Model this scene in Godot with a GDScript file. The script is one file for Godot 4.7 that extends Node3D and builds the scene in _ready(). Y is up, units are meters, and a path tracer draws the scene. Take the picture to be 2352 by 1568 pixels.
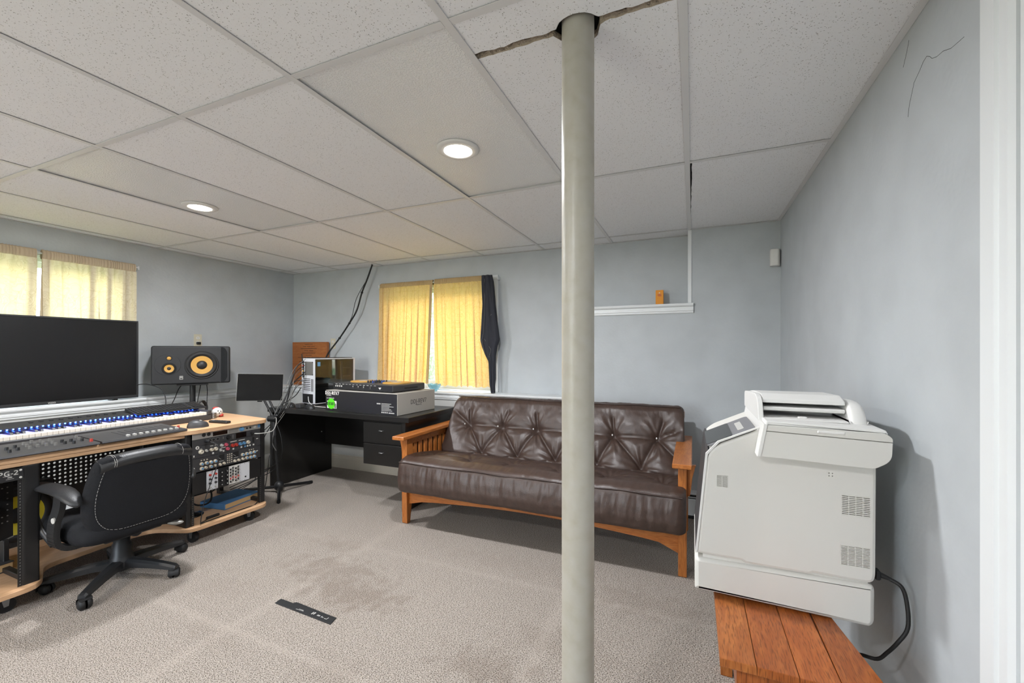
extends Node3D
# ---------------------------------------------------------------- shape helpers
var W := Transform3D.IDENTITY   # world -> the thing being built
var T := Transform3D.IDENTITY   # placement of the shape being added
var M := {}
var taken := {}
const CEIL := 2.175
const FLAT := Basis(Vector3(1, 0, 0), Vector3(0, 0, -1), Vector3(0, 1, 0))
const FACE_X := Basis(Vector3(0, 0, -1), Vector3(0, 1, 0), Vector3(1, 0, 0))

func mb(smooth := false):
	var st = SurfaceTool.new()
	st.begin(Mesh.PRIMITIVE_TRIANGLES)
	st.set_smooth_group(1 if smooth else -1)
	return st

func tri(st, a, b, c):
	st.add_vertex(W * (T * a)); st.add_vertex(W * (T * c)); st.add_vertex(W * (T * b))

func quad(st, a, b, c, d):
	tri(st, a, b, c); tri(st, a, c, d)

func bx(st, lo, hi, b := 0.002):
	var c = (lo + hi) / 2.0
	var h = (hi - lo) / 2.0
	b = minf(b, minf(h.x, minf(h.y, h.z)) * 0.9)
	st.set_smooth_group(-1)
	var ax = [Vector3(1, 0, 0), Vector3(0, 1, 0), Vector3(0, 0, 1)]
	for k in 3:
		var u = ax[(k + 1) % 3]
		var v = ax[(k + 2) % 3]
		var w = ax[k]
		var hu = h[(k + 1) % 3]
		var hv = h[(k + 2) % 3]
		var hw = h[k]
		for s in [1.0, -1.0]:
			var o = c + w * hw * s
			var p = u * (hu - b) * s
			var q = v * (hv - b)
			quad(st, o - p - q, o + p - q, o + p + q, o - p + q)
		if b > 0.0:
			for su in [1.0, -1.0]:
				for sv in [1.0, -1.0]:
					var e = w * (hw - b)
					var p1 = c + u * hu * su + v * (hv - b) * sv
					var p2 = c + u * (hu - b) * su + v * hv * sv
					if su * sv > 0:
						quad(st, p1 - e, p2 - e, p2 + e, p1 + e)
					else:
						quad(st, p2 - e, p1 - e, p1 + e, p2 + e)
	if b > 0.0:
		for sx in [1.0, -1.0]:
			for sy in [1.0, -1.0]:
				for sz in [1.0, -1.0]:
					var a = c + Vector3(h.x * sx, (h.y - b) * sy, (h.z - b) * sz)
					var d = c + Vector3((h.x - b) * sx, h.y * sy, (h.z - b) * sz)
					var e = c + Vector3((h.x - b) * sx, (h.y - b) * sy, h.z * sz)
					if sx * sy * sz > 0:
						tri(st, a, d, e)
					else:
						tri(st, a, e, d)

func box(lo, hi, b := 0.002):
	var st = mb()
	bx(st, lo, hi, b)
	return st

func cbox(c, s, b := 0.002):
	return box(c - s / 2.0, c + s / 2.0, b)

func perp(t):
	return (t.cross(Vector3.UP) if absf(t.y) < 0.9 else t.cross(Vector3.RIGHT)).normalized()

func cyl(st, a, b, ra, rb := -1.0, n := 16, caps := true):
	if rb < 0: rb = ra
	var t = (b - a).normalized()
	var u = perp(t)
	var v = t.cross(u)
	st.set_smooth_group(1)
	for i in n:
		var e0 = u * cos(TAU * i / n) + v * sin(TAU * i / n)
		var e1 = u * cos(TAU * (i + 1) / n) + v * sin(TAU * (i + 1) / n)
		quad(st, a + e0 * ra, a + e1 * ra, b + e1 * rb, b + e0 * rb)
	if caps:
		st.set_smooth_group(-1)
		for i in n:
			var e0 = u * cos(TAU * i / n) + v * sin(TAU * i / n)
			var e1 = u * cos(TAU * (i + 1) / n) + v * sin(TAU * (i + 1) / n)
			if ra > 0: tri(st, a, a + e1 * ra, a + e0 * ra)
			if rb > 0: tri(st, b, b + e0 * rb, b + e1 * rb)

func tube(st, pts, r, n := 8):
	var u = Vector3.ZERO
	var rings = []
	for i in pts.size():
		var t = (pts[mini(i + 1, pts.size() - 1)] - pts[maxi(i - 1, 0)]).normalized()
		u = perp(t) if u == Vector3.ZERO else (u - t * u.dot(t)).normalized()
		var v = t.cross(u)
		var rr = r[i] if r is Array else r
		var ring = []
		for k in n: ring.append(pts[i] + (u * cos(TAU * k / n) + v * sin(TAU * k / n)) * rr)
		rings.append(ring)
	st.set_smooth_group(1)
	for i in pts.size() - 1:
		for k in n:
			var k1 = (k + 1) % n
			quad(st, rings[i][k], rings[i][k1], rings[i + 1][k1], rings[i + 1][k])
	st.set_smooth_group(-1)
	for k in range(1, n - 1):
		tri(st, rings[0][0], rings[0][k + 1], rings[0][k])
		tri(st, rings[-1][0], rings[-1][k], rings[-1][k + 1])

func curve(p, k := 8):
	var out = []
	for i in p.size() - 1:
		var a = p[maxi(i - 1, 0)]
		var d = p[mini(i + 2, p.size() - 1)]
		for j in k: out.append(p[i].cubic_interpolate(p[i + 1], a, d, float(j) / k))
	out.append(p[-1])
	return out

func cable(pts, r := 0.003, k := 6):
	var st = mb()
	tube(st, curve(pts, k), r, 6)
	return st

# profile points are (radius, height) from bottom to top, turned about y
func lathe(st, prof, n := 24, sharp := false):
	for i in prof.size() - 1:
		st.set_smooth_group(i + 2 if sharp else 1)
		for k in n:
			var c0 = cos(TAU * k / n)
			var s0 = -sin(TAU * k / n)
			var c1 = cos(TAU * (k + 1) / n)
			var s1 = -sin(TAU * (k + 1) / n)
			var p = prof[i]
			var q = prof[i + 1]
			var a = Vector3(p.x * c0, p.y, p.x * s0)
			var b = Vector3(p.x * c1, p.y, p.x * s1)
			var c = Vector3(q.x * c1, q.y, q.x * s1)
			var d = Vector3(q.x * c0, q.y, q.x * s0)
			if p.x > 0.00001: tri(st, a, b, c)
			if q.x > 0.00001: tri(st, a, c, d)

func blob(st, c, r, n := 20, m := 12):
	grid(st, n, m, func(u, v):
		var a = u * TAU
		var b = (v - 0.5) * PI
		return c + Vector3(cos(a) * cos(b) * r.x, sin(b) * r.y, -sin(a) * cos(b) * r.z))

func grid(st, nu, nv, f):
	st.set_smooth_group(1)
	var rows = []
	for j in nv + 1:
		var row = []
		for i in nu + 1: row.append(f.call(float(i) / nu, float(j) / nv))
		rows.append(row)
	for j in nv:
		for i in nu:
			quad(st, rows[j][i], rows[j][i + 1], rows[j + 1][i + 1], rows[j + 1][i])

func inset(poly, b):
	var out = PackedVector2Array()
	var n = poly.size()
	for i in n:
		var p = poly[i]
		var e1 = (p - poly[(i + n - 1) % n]).normalized()
		var e2 = (poly[(i + 1) % n] - p).normalized()
		var m1 = Vector2(-e1.y, e1.x)
		var m2 = Vector2(-e2.y, e2.x)
		var m = (m1 + m2)
		m = m / maxf(0.35, 1.0 + m1.dot(m2))
		out.append(p + m * b)
	return out

# counter-clockwise polygon in x, y; from z0 (back) to z1 (front)
func prism(st, poly, z0, z1, b := 0.0, smooth := false, holes := []):
	poly = PackedVector2Array(poly)
	if Geometry2D.is_polygon_clockwise(poly): poly.reverse()
	var rings = [[poly, z0], [poly, z1]]
	if b > 0:
		var p2 = inset(poly, b)
		var pm = inset(poly, b * 0.3)
		rings = [[p2, z0], [pm, z0 + b * 0.3], [poly, z0 + b], [poly, z1 - b], [pm, z1 - b * 0.3], [p2, z1]]
	var n = poly.size()
	st.set_smooth_group(1 if smooth else -1)
	for r in rings.size() - 1:
		var A = rings[r]
		var B = rings[r + 1]
		for i in n:
			var j = (i + 1) % n
			quad(st, Vector3(A[0][i].x, A[0][i].y, A[1]), Vector3(A[0][j].x, A[0][j].y, A[1]), Vector3(B[0][j].x, B[0][j].y, B[1]), Vector3(B[0][i].x, B[0][i].y, B[1]))
	st.set_smooth_group(-1)
	var cap = rings[0][0]
	var ix = Geometry2D.triangulate_polygon(poly)
	if ix.is_empty(): print("cap failed ", poly)
	for i in range(0, ix.size(), 3):
		flat_tri(st, cap[ix[i]], cap[ix[i + 1]], cap[ix[i + 2]], z0, false)
		if holes.is_empty(): flat_tri(st, cap[ix[i]], cap[ix[i + 1]], cap[ix[i + 2]], rings[-1][1], true)
	if holes.is_empty(): return
	# front cap with rectangular pockets [x0, y0, x1, y1], 40 mm deep
	var xs = [-10.0, 10.0]
	var ys = [-10.0, 10.0]
	for h in holes:
		xs += [h[0], h[2]]
		ys += [h[1], h[3]]
	xs.sort()
	ys.sort()
	for i in xs.size() - 1:
		for j in ys.size() - 1:
			var mid = Vector2((xs[i] + xs[i + 1]) / 2, (ys[j] + ys[j + 1]) / 2)
			if xs[i + 1] - xs[i] < 0.00001 or ys[j + 1] - ys[j] < 0.00001: continue
			var cut = false
			for h in holes:
				if mid.x > h[0] and mid.x < h[2] and mid.y > h[1] and mid.y < h[3]: cut = true
			if cut: continue
			for p in Geometry2D.intersect_polygons(cap, rect(xs[i], ys[j], xs[i + 1], ys[j + 1])):
				var t = Geometry2D.triangulate_polygon(p)
				for k in range(0, t.size(), 3): flat_tri(st, p[t[k]], p[t[k + 1]], p[t[k + 2]], z1, true)
	for h in holes:
		var q = [Vector2(h[0], h[1]), Vector2(h[2], h[1]), Vector2(h[2], h[3]), Vector2(h[0], h[3])]
		for k in 4:
			var m = (k + 1) % 4
			quad(st, Vector3(q[m].x, q[m].y, z1 - 0.04), Vector3(q[k].x, q[k].y, z1 - 0.04), Vector3(q[k].x, q[k].y, z1), Vector3(q[m].x, q[m].y, z1))
		flat_tri(st, q[0], q[1], q[2], z1 - 0.04, true)
		flat_tri(st, q[0], q[2], q[3], z1 - 0.04, true)

func flat_tri(st, a, p, c, z, front):
	if ((p - a).cross(c - a) < 0) == front:
		var s = p
		p = c
		c = s
	tri(st, Vector3(a.x, a.y, z), Vector3(p.x, p.y, z), Vector3(c.x, c.y, z))

# round the corners of a polygon
func rounded(poly, r, k := 5):
	var out = PackedVector2Array()
	var n = poly.size()
	for i in n:
		var p = poly[i]
		var rr = r[i] if r is Array else r
		var a = poly[(i + n - 1) % n]
		var c = poly[(i + 1) % n]
		if rr <= 0:
			out.append(p)
			continue
		var ra = minf(rr, p.distance_to(a) * 0.45)
		var rc = minf(rr, p.distance_to(c) * 0.45)
		var s = p + (a - p).normalized() * ra
		var e = p + (c - p).normalized() * rc
		for j in k + 1:
			var t = float(j) / k
			out.append(s.lerp(p, t).lerp(p.lerp(e, t), t))
	return out

func rect(x0, y0, x1, y1, r := 0.0, k := 5):
	var p = [Vector2(x0, y0), Vector2(x1, y0), Vector2(x1, y1), Vector2(x0, y1)]
	return rounded(p, r, k) if r > 0 else PackedVector2Array(p)

func disc(cx, cy, r, n := 20, ry := -1.0):
	var p = PackedVector2Array()
	for i in n: p.append(Vector2(cx + cos(TAU * i / n) * r, cy + sin(TAU * i / n) * (r if ry < 0 else ry)))
	return p

func slab(poly, z0, z1, b := 0.0, smooth := false):
	var st = mb()
	prism(st, poly, z0, z1, b, smooth)
	return st

# ---------------------------------------------------------------- naming helpers
func numbered(called):
	taken[called] = taken.get(called, -1) + 1
	return called if taken[called] == 0 else "%s_%03d" % [called, taken[called]]

func meta(o, label, category := "", group := "", kind := ""):
	if label: o.set_meta("label", label)
	if category: o.set_meta("category", category)
	if group: o.set_meta("group", group)
	if kind: o.set_meta("kind", kind)
	return o

func obj(called, st, m, parent = null, label := ""):
	st.generate_normals()
	var o = MeshInstance3D.new()
	o.mesh = st.commit()
	o.material_override = M[m] if m is String else m
	return put(o, called, parent, label)

func put(o, called, parent = null, label := ""):
	if parent == null:
		o.name = numbered(called)
		add_child(o)
	else:
		o.name = called
		parent.add_child(o, true)
	if label: o.set_meta("label", label)
	return o

func again(o, at: Transform3D, parent):
	var c = MeshInstance3D.new()
	c.mesh = o.mesh
	c.material_override = o.material_override
	c.transform = at
	c.name = o.name
	parent.add_child(c, true)
	return c

func thing(called, label, category, at = Vector3.ZERO, turn := 0.0, group := ""):
	var o = Node3D.new()
	o.name = numbered(called)
	add_child(o)
	o.position = at
	o.rotation.y = turn
	W = Transform3D.IDENTITY
	return meta(o, label, category, group)

func world_into(o):
	W = o.transform.affine_inverse()

func local():
	W = Transform3D.IDENTITY
	T = Transform3D.IDENTITY

func setting(called, st = null, m = null):
	W = Transform3D.IDENTITY
	var o
	if st == null:
		o = Node3D.new()
		o.name = numbered(called)
		add_child(o)
	else:
		o = obj(called, st, m)
	o.set_meta("kind", "structure")
	return o

func tagged(called, st, m, label, category, group := ""):
	return meta(obj(called, st, m), label, category, group)

func words(text, size, depth, m, parent, at: Transform3D, called := "lettering", bold := false, serif := false):
	var f = SystemFont.new()
	f.font_names = PackedStringArray(["Droid Serif" if serif else "Droid Sans"])
	if bold: f.font_weight = 700
	var t = TextMesh.new()
	t.font = f
	t.text = text
	t.font_size = 64
	t.pixel_size = size / 46.0
	t.depth = depth
	t.curve_step = 4.0
	var o = MeshInstance3D.new()
	o.mesh = t
	o.material_override = M[m]
	o.transform = at
	return put(o, called, parent)

# ---------------------------------------------------------------- materials
func mat(called, color, rough := 0.6, metal := 0.0, spec := 0.5):
	var m = StandardMaterial3D.new()
	m.resource_name = called
	m.albedo_color = Color(color) if color is String else color
	m.roughness = rough
	m.metallic = metal
	m.metallic_specular = spec
	M[called] = m
	return m

func ntex(size, kind, freq, ramp, sd := 1, octaves := 3, warp := 0.0):
	var n = FastNoiseLite.new()
	n.noise_type = kind
	n.frequency = freq
	n.seed = sd
	n.fractal_octaves = octaves
	if octaves == 1: n.fractal_type = FastNoiseLite.FRACTAL_NONE
	if warp > 0:
		n.domain_warp_enabled = true
		n.domain_warp_amplitude = warp
		n.domain_warp_frequency = freq * 0.7
	var t = NoiseTexture2D.new()
	t.width = size
	t.height = size
	t.seamless = true
	t.noise = n
	if ramp:
		var g = Gradient.new()
		g.offsets = PackedFloat32Array(ramp[0])
		var c = PackedColorArray()
		for x in ramp[1]: c.append(Color(x) if x is String else Color(x, x, x))
		g.colors = c
		t.color_ramp = g
	return t

func tri_uv(m, s):
	m.uv1_triplanar = true
	m.uv1_scale = s if s is Vector3 else Vector3(s, s, s)
	return m

func relief(m, tex, depth, flip := false):
	m.heightmap_enabled = true
	m.heightmap_texture = tex
	m.heightmap_scale = depth
	m.heightmap_flip_texture = flip
	return m

func itex(im):
	return ImageTexture.create_from_image(im)

# long grain along u (or along v when upright)
func wood_image(w, h, c0, c1, c2, sd, upright := false, rings := 5.0):
	var n = FastNoiseLite.new()
	n.seed = sd
	n.frequency = 1.0
	n.fractal_octaves = 3
	var n2 = FastNoiseLite.new()
	n2.seed = sd + 7
	n2.frequency = 1.0
	n2.fractal_type = FastNoiseLite.FRACTAL_NONE
	var im = Image.create(h if upright else w, w if upright else h, false, Image.FORMAT_RGB8)
	var a = Color(c0)
	var b = Color(c1)
	var d = Color(c2)
	for y in h:
		for x in w:
			var fx = float(x) / w
			var fy = float(y) / h
			var ph = sin(fx * PI)                       # meets itself at both ends
			var warp = n.get_noise_3d(fx * 1.5 * ph, fy * 5.0, 3.0)
			var ring = absf(sin((fy * rings + warp * 1.4) * PI))
			var fine = n2.get_noise_3d(cos(fx * TAU) * 2.5, fy * 95.0, sin(fx * TAU) * 2.5)
			var c = a.lerp(b, clampf(ring * 0.75 + warp * 0.5 + 0.1, 0, 1))
			c = c.lerp(d, clampf(fine * 1.5 - 0.25, 0, 0.55))
			if upright: im.set_pixel(y, x, c)
			else: im.set_pixel(x, y, c)
	return im

func make_materials():
	var S = FastNoiseLite.TYPE_SIMPLEX_SMOOTH
	var CELL = FastNoiseLite.TYPE_CELLULAR
	var mottled = ntex(512, S, 0.008, [[0.0, 0.5, 1.0], [0.955, 0.98, 1.0]], 5, 4)
	var orange_peel = ntex(512, S, 0.09, null, 9, 2)
	var m
	for w in [["wall", "babfc2"], ["wall_white", "d0d1ce"], ["cream", "c6beb0"]]:
		m = mat(w[0], w[1], 0.62)
		m.albedo_texture = mottled
		relief(tri_uv(m, 0.8), orange_peel, 0.05)
	mat("trim", "dfe2e3", 0.38)
	mat("grid_white", "d6d5d4", 0.4)
	mat("trim_cream", "ccc4b5", 0.45)
	# acoustic tile: pits and fissures
	var im = Image.create(1024, 1024, false, Image.FORMAT_RGB8)
	var hm = Image.create(1024, 1024, false, Image.FORMAT_L8)
	im.fill(Color("ebebec"))
	hm.fill(Color.WHITE)
	var rng = RandomNumberGenerator.new()
	rng.seed = 11
	for k in 5200:
		var x = rng.randf() * 1024.0
		var y = rng.randf() * 1024.0
		var big = rng.randf() < 0.3
		var steps = rng.randi_range(2, 5) if big else rng.randi_range(1, 3)
		var ang = rng.randf() * TAU
		for s in steps:
			ang += rng.randf_range(-0.7, 0.7)
			x += cos(ang) * 1.3
			y += sin(ang) * 1.3
			var dark = Color("6f6861") if big else Color("b5aea6")
			var px = posmod(int(x), 1024)
			var py = posmod(int(y), 1024)
			im.set_pixel(px, py, dark)
			hm.set_pixel(px, py, Color(0.0, 0, 0))
			if big:
				im.set_pixel((px + 1) % 1024, py, dark)
				im.set_pixel(px, (py + 1) % 1024, Color("857d74"))
				hm.set_pixel((px + 1) % 1024, py, Color(0.2, 0.2, 0.2))
	m = mat("tile", Color.WHITE, 0.85)
	m.albedo_texture = itex(im)
	relief(tri_uv(m, 1.75), itex(hm), 0.1)
	m = mat("tile_vinyl", "ebebea", 0.3)
	relief(tri_uv(m, 2.2), ntex(1024, S, 0.045, [[0.0, 0.42, 0.55, 1.0], [0.2, 0.25, 0.85, 1.0]], 21, 3, 14.0), 0.2)
	m = mat("torn", "a89a88", 0.95)
	relief(tri_uv(m, 8.0), ntex(256, S, 0.06, null, 4, 3), 0.6)
	# carpet: loops, flecks and stains
	m = mat("carpet", Color.WHITE, 0.95, 0.0, 0.2)
	var loops = ntex(1024, S, 0.17, [[0.0, 0.30, 0.42, 0.6, 1.0], ["4d4740", "706860", "9c938a", "b1a89f", "c0b7ad"]], 3, 2)
	m.albedo_texture = loops
	tri_uv(m, Vector3(0.75, 1, 1.15))
	relief(m, ntex(1024, S, 0.17, null, 3, 2), 0.5)
	m.detail_enabled = true
	m.detail_uv_layer = BaseMaterial3D.DETAIL_UV_2
	m.detail_blend_mode = BaseMaterial3D.BLEND_MODE_MIX
	m.detail_albedo = itex(stain_image())
	# woods
	m = mat("beech", Color.WHITE, 0.42)
	m.albedo_texture = itex(wood_image(512, 256, "d9b28d", "cda37b", "bf936a", 31, false, 4.0))
	tri_uv(m, Vector3(0.9, 2.4, 2.4))
	for k in [["oak", false, 41], ["oak_up", true, 42]]:
		m = mat(k[0], Color.WHITE, 0.33)
		m.albedo_texture = itex(wood_image(512, 256, "b9743a", "a8622a", "7f451a", k[2], k[1], 3.0))
		tri_uv(m, Vector3(3.2, 1.1, 3.2) if k[1] else Vector3(1.1, 3.2, 3.2))
	for k in 4:
		m = mat("plank_%d" % k, ["ffffff", "f4e6da", "ffeedd", "efe0d2"][k], 0.3)
		m.albedo_texture = itex(wood_image(512, 256, "b06c36", "9a5727", "5f3212", 60 + k * 3, true, 2.2 + k * 0.8))
		tri_uv(m, Vector3(4.0, 1.6, 1.6))
	m = mat("walnut", Color.WHITE, 0.5)
	m.albedo_texture = itex(wood_image(512, 256, "a96a35", "9a5a28", "804620", 77, false, 5.0))
	tri_uv(m, Vector3(1.6, 4.0, 4.0))
	# leather and cloth
	m = mat("leather", "46362f", 0.4)
	m.albedo_texture = ntex(512, S, 0.012, [[0.0, 0.5, 1.0], [0.8, 0.95, 1.0]], 8, 4)
	relief(tri_uv(m, 3.0), ntex(512, CELL, 0.12, null, 13, 2), 0.05)
	mat("piping", "3a2b26", 0.4)
	m = mat("mesh_cloth", "26272a", 0.85, 0.0, 0.3)
	relief(tri_uv(m, 9.0), ntex(256, CELL, 0.16, null, 2, 1), 0.12)
	m.albedo_texture = ntex(256, S, 0.2, [[0.0, 1.0], [0.75, 1.0]], 2, 2)
	m = mat("chair_leather", "232426", 0.45)
	relief(tri_uv(m, 7.0), ntex(256, CELL, 0.14, null, 6, 2), 0.06)
	mat("stitch", "9b9a96", 0.8)
	m = mat("black_cloth", "3a3b41", 0.9, 0.0, 0.25)
	relief(tri_uv(m, 14.0), ntex(256, S, 0.2, null, 6, 2), 0.05)
	var swirl = ntex(512, S, 0.010, [[0.0, 0.30, 0.33, 0.36, 0.47, 0.50, 0.53, 0.64, 0.67, 0.70, 1.0], ["e9d7a4", "e9d7a4", "d3bb82", "ecdcae", "ecdcae", "d4bc83", "e6d39c", "e6d39c", "d2b97f", "ebdaa8", "ebdaa8"]], 17, 1, 30.0)
	var pale = ntex(512, S, 0.010, [[0.0, 0.30, 0.33, 0.36, 0.47, 0.50, 0.53, 0.64, 0.67, 0.70, 1.0], ["e4dcc4", "e4dcc4", "cfc3a2", "e8e1cc", "e8e1cc", "cfc3a2", "e2d9bf", "e2d9bf", "ccc09d", "e6dec8", "e6dec8"]], 19, 1, 30.0)
	for k in [["curtain_gold", "ffffff", Color(0.97, 0.77, 0.53)], ["curtain_pale", "ffffff", Color(0.78, 0.72, 0.58)]]:
		m = mat(k[0], k[1], 0.8, 0.0, 0.2)
		m.albedo_texture = pale if k[0] == "curtain_pale" else swirl
		tri_uv(m, 2.6)
		m.backlight_enabled = true
		m.backlight = k[2]
	for k in [["hem_gold", "b39a72"], ["hem_pale", "b9a890"]]:
		m = mat(k[0], k[1], 0.85, 0.0, 0.2)
		m.backlight_enabled = true
		m.backlight = Color(0.12, 0.1, 0.06)
	# metals, plastics and the rest
	m = mat("post_paint", "b2afa6", 0.36)
	m.albedo_texture = ntex(512, S, 0.02, [[0.0, 0.45, 1.0], ["ece8dc", "f8f6f0", "ffffff"]], 14, 4)
	relief(tri_uv(m, 1.5), orange_peel, 0.03)
	mat("black_metal", "1b1b1c", 0.42)
	mat("black_plastic", "202123", 0.45)
	mat("soft_black", "2a2b2d", 0.6)
	mat("gloss_black", "0b0c0e", 0.12)
	mat("screen", "0c0d0f", 0.09)
	mat("tv_screen", "1a1a1b", 0.24)
	mat("laminate", "1d1c1b", 0.28)
	mat("dark_grey", "3a3a3c", 0.45)
	mat("mid_grey", "6e6d6a", 0.45)
	mat("light_grey", "b9b8b4", 0.45)
	mat("silver", "b8b7b2", 0.35, 0.6)
	mat("steel", "8d8f91", 0.3, 0.9)
	mat("baffle", "242527", 0.48)
	mat("cone", "c99a4b", 0.55)
	mat("rubber", "151516", 0.6)
	mat("white", "d9d8d4", 0.45)
	mat("paper", "dedcd6", 0.8)
	mat("key_white", "e4ddd2", 0.35)
	mat("key_black", "15161b", 0.36)
	mat("knob_blue", "27468f", 0.3)
	mat("blue", "5d8fb8", 0.4)
	mat("red", "b23a30", 0.45)
	mat("pink", "c8596c", 0.45)
	mat("cream_knob", "cfc6b4", 0.45)
	mat("book_blue", "4a78a6", 0.8)
	mat("pages", "c9a777", 0.9)
	mat("printer", "d3d1cb", 0.5)
	mat("printer_light", "dddcd9", 0.45)
	mat("vent_dark", "3b3a38", 0.7)
	mat("panel_grey", "77777a", 0.4)
	mat("carton", "a8a49c", 0.8)
	mat("carton_black", "1f1f20", 0.45)
	mat("green", "56d321", 0.5)
	mat("yellow_card", "e08f14", 0.55)
	mat("yellow_cone", "c6b31c", 0.5)
	mat("ivory", "c9c3ae", 0.4)
	mat("case_white", "d5d7dc", 0.35)
	mat("grass", "6f8a4a", 0.9)
	m = mat("hedge", "a3b58a", 0.9)
	tri_uv(m, 1.2)
	m.albedo_texture = ntex(256, S, 0.05, [[0.0, 1.0], [0.3, 1.0]], 3, 3)
	m = mat("glass", Color(1, 1, 1, 0.06), 0.02)
	m.transparency = BaseMaterial3D.TRANSPARENCY_ALPHA
	m = mat("smoked", Color(0.03, 0.035, 0.04, 0.55), 0.04)
	m.transparency = BaseMaterial3D.TRANSPARENCY_ALPHA
	m = mat("aqua", Color(0.72, 0.88, 0.92, 0.25), 0.06)
	m.refraction_enabled = true
	m.refraction_scale = 0.05
	m.transparency = BaseMaterial3D.TRANSPARENCY_ALPHA
	m = mat("lamp", "ffffff", 0.5)
	m.emission_enabled = true
	m.emission = Color("fff6ea")
	m.emission_energy_multiplier = LAMP_GLOW
	m = mat("led", "dfe8ff", 0.4)
	m.emission_enabled = true
	m.emission = Color("1238ff")
	m.emission_energy_multiplier = 200.0

func stain_image():
	var n = FastNoiseLite.new()
	n.seed = 5
	n.frequency = 0.018
	n.fractal_octaves = 4
	var im = Image.create(1024, 1024, false, Image.FORMAT_RGBA8)
	im.fill(Color(0.35, 0.27, 0.2, 0))
	# centre x, centre z (metres), radii, strength
	var spots = [[-1.87, -1.82, 0.34, 0.14, 0.42], [-1.62, -1.7, 0.26, 0.13, 0.5], [-0.75, -1.5, 0.2, 0.09, 0.4], [-2.1, -2.1, 0.16, 0.07, 0.28], [-0.55, -1.75, 0.22, 0.09, 0.2], [-2.35, -1.5, 0.2, 0.1, 0.16], [-1.3, -1.25, 0.15, 0.08, 0.2], [-0.2, -2.2, 0.3, 0.12, 0.25], [-1.0, -2.3, 0.4, 0.1, 0.12], [-2.0, -1.2, 0.2, 0.06, 0.15]]
	for s in spots:
		var cx = (s[0] + 5.0) / 6.0 * 1024.0
		var cy = (s[1] + 4.0) / 6.0 * 1024.0
		var rx = s[2] / 6.0 * 1024.0 * 1.6
		var ry = s[3] / 6.0 * 1024.0 * 1.6
		for y in range(int(cy - ry), int(cy + ry)):
			for x in range(int(cx - rx), int(cx + rx)):
				var d = Vector2((x - cx) / rx, (y - cy) / ry).length()
				var a = clampf((1.0 - d) * 1.6 + n.get_noise_2d(x * 3.0, y * 3.0) * 1.1 - 0.25, 0, 1) * s[4] * 0.55
				var c = im.get_pixel(x, y)
				c.a = maxf(c.a, a)
				im.set_pixel(x, y, c)
	return im

# ---------------------------------------------------------------- the room
const LAMP_GLOW := 14.0
const LAMP_ENERGY := 2.6
const COLS := [0.57, -0.024, -0.634, -1.243, -1.853, -2.462, -3.072, -3.682, -4.291, -4.42]
const ROWS := [-3.66, -3.46, -2.24, -1.02, 0.2, 1.42, 2.3]

func v3(x, y, z): return Vector3(x, y, z)

func _ready():
	var cam = Camera3D.new()
	cam.name = "camera"
	cam.projection = Camera3D.PROJECTION_FRUSTUM
	cam.near = 0.05
	cam.far = 100.0
	cam.size = 2.0 * 0.05 * 784.0 / 973.0
	cam.frustum_offset = Vector2(0, 0.05 * 22.0 / 973.0)
	cam.position = v3(0, 1.257, 0)
	cam.rotation.y = deg_to_rad(23.1)
	cam.current = true
	add_child(cam)
	var env = Environment.new()
	env.tonemap_mode = Environment.TONE_MAPPER_LINEAR
	env.tonemap_exposure = 1.46
	env.background_mode = Environment.BG_SKY
	var sky = ProceduralSkyMaterial.new()
	sky.sky_top_color = Color("b9cbe0")
	sky.sky_horizon_color = Color("e6ecef")
	sky.ground_horizon_color = Color("c9ccc0")
	sky.ground_bottom_color = Color("8d8f80")
	sky.energy_multiplier = 15.0
	env.sky = Sky.new()
	env.sky.sky_material = sky
	env.sdfgi_enabled = true
	env.ssao_enabled = true
	env.ssil_enabled = true
	var we = WorldEnvironment.new()
	we.name = "surroundings"
	we.environment = env
	add_child(we)
	make_materials()
	build_shell()
	build_ceiling()
	build_windows()
	build_futon()
	build_printer_corner()
	build_black_desk()
	build_console()
	build_office_chair()
	build_studio_gear()
	build_small_things()

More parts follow.
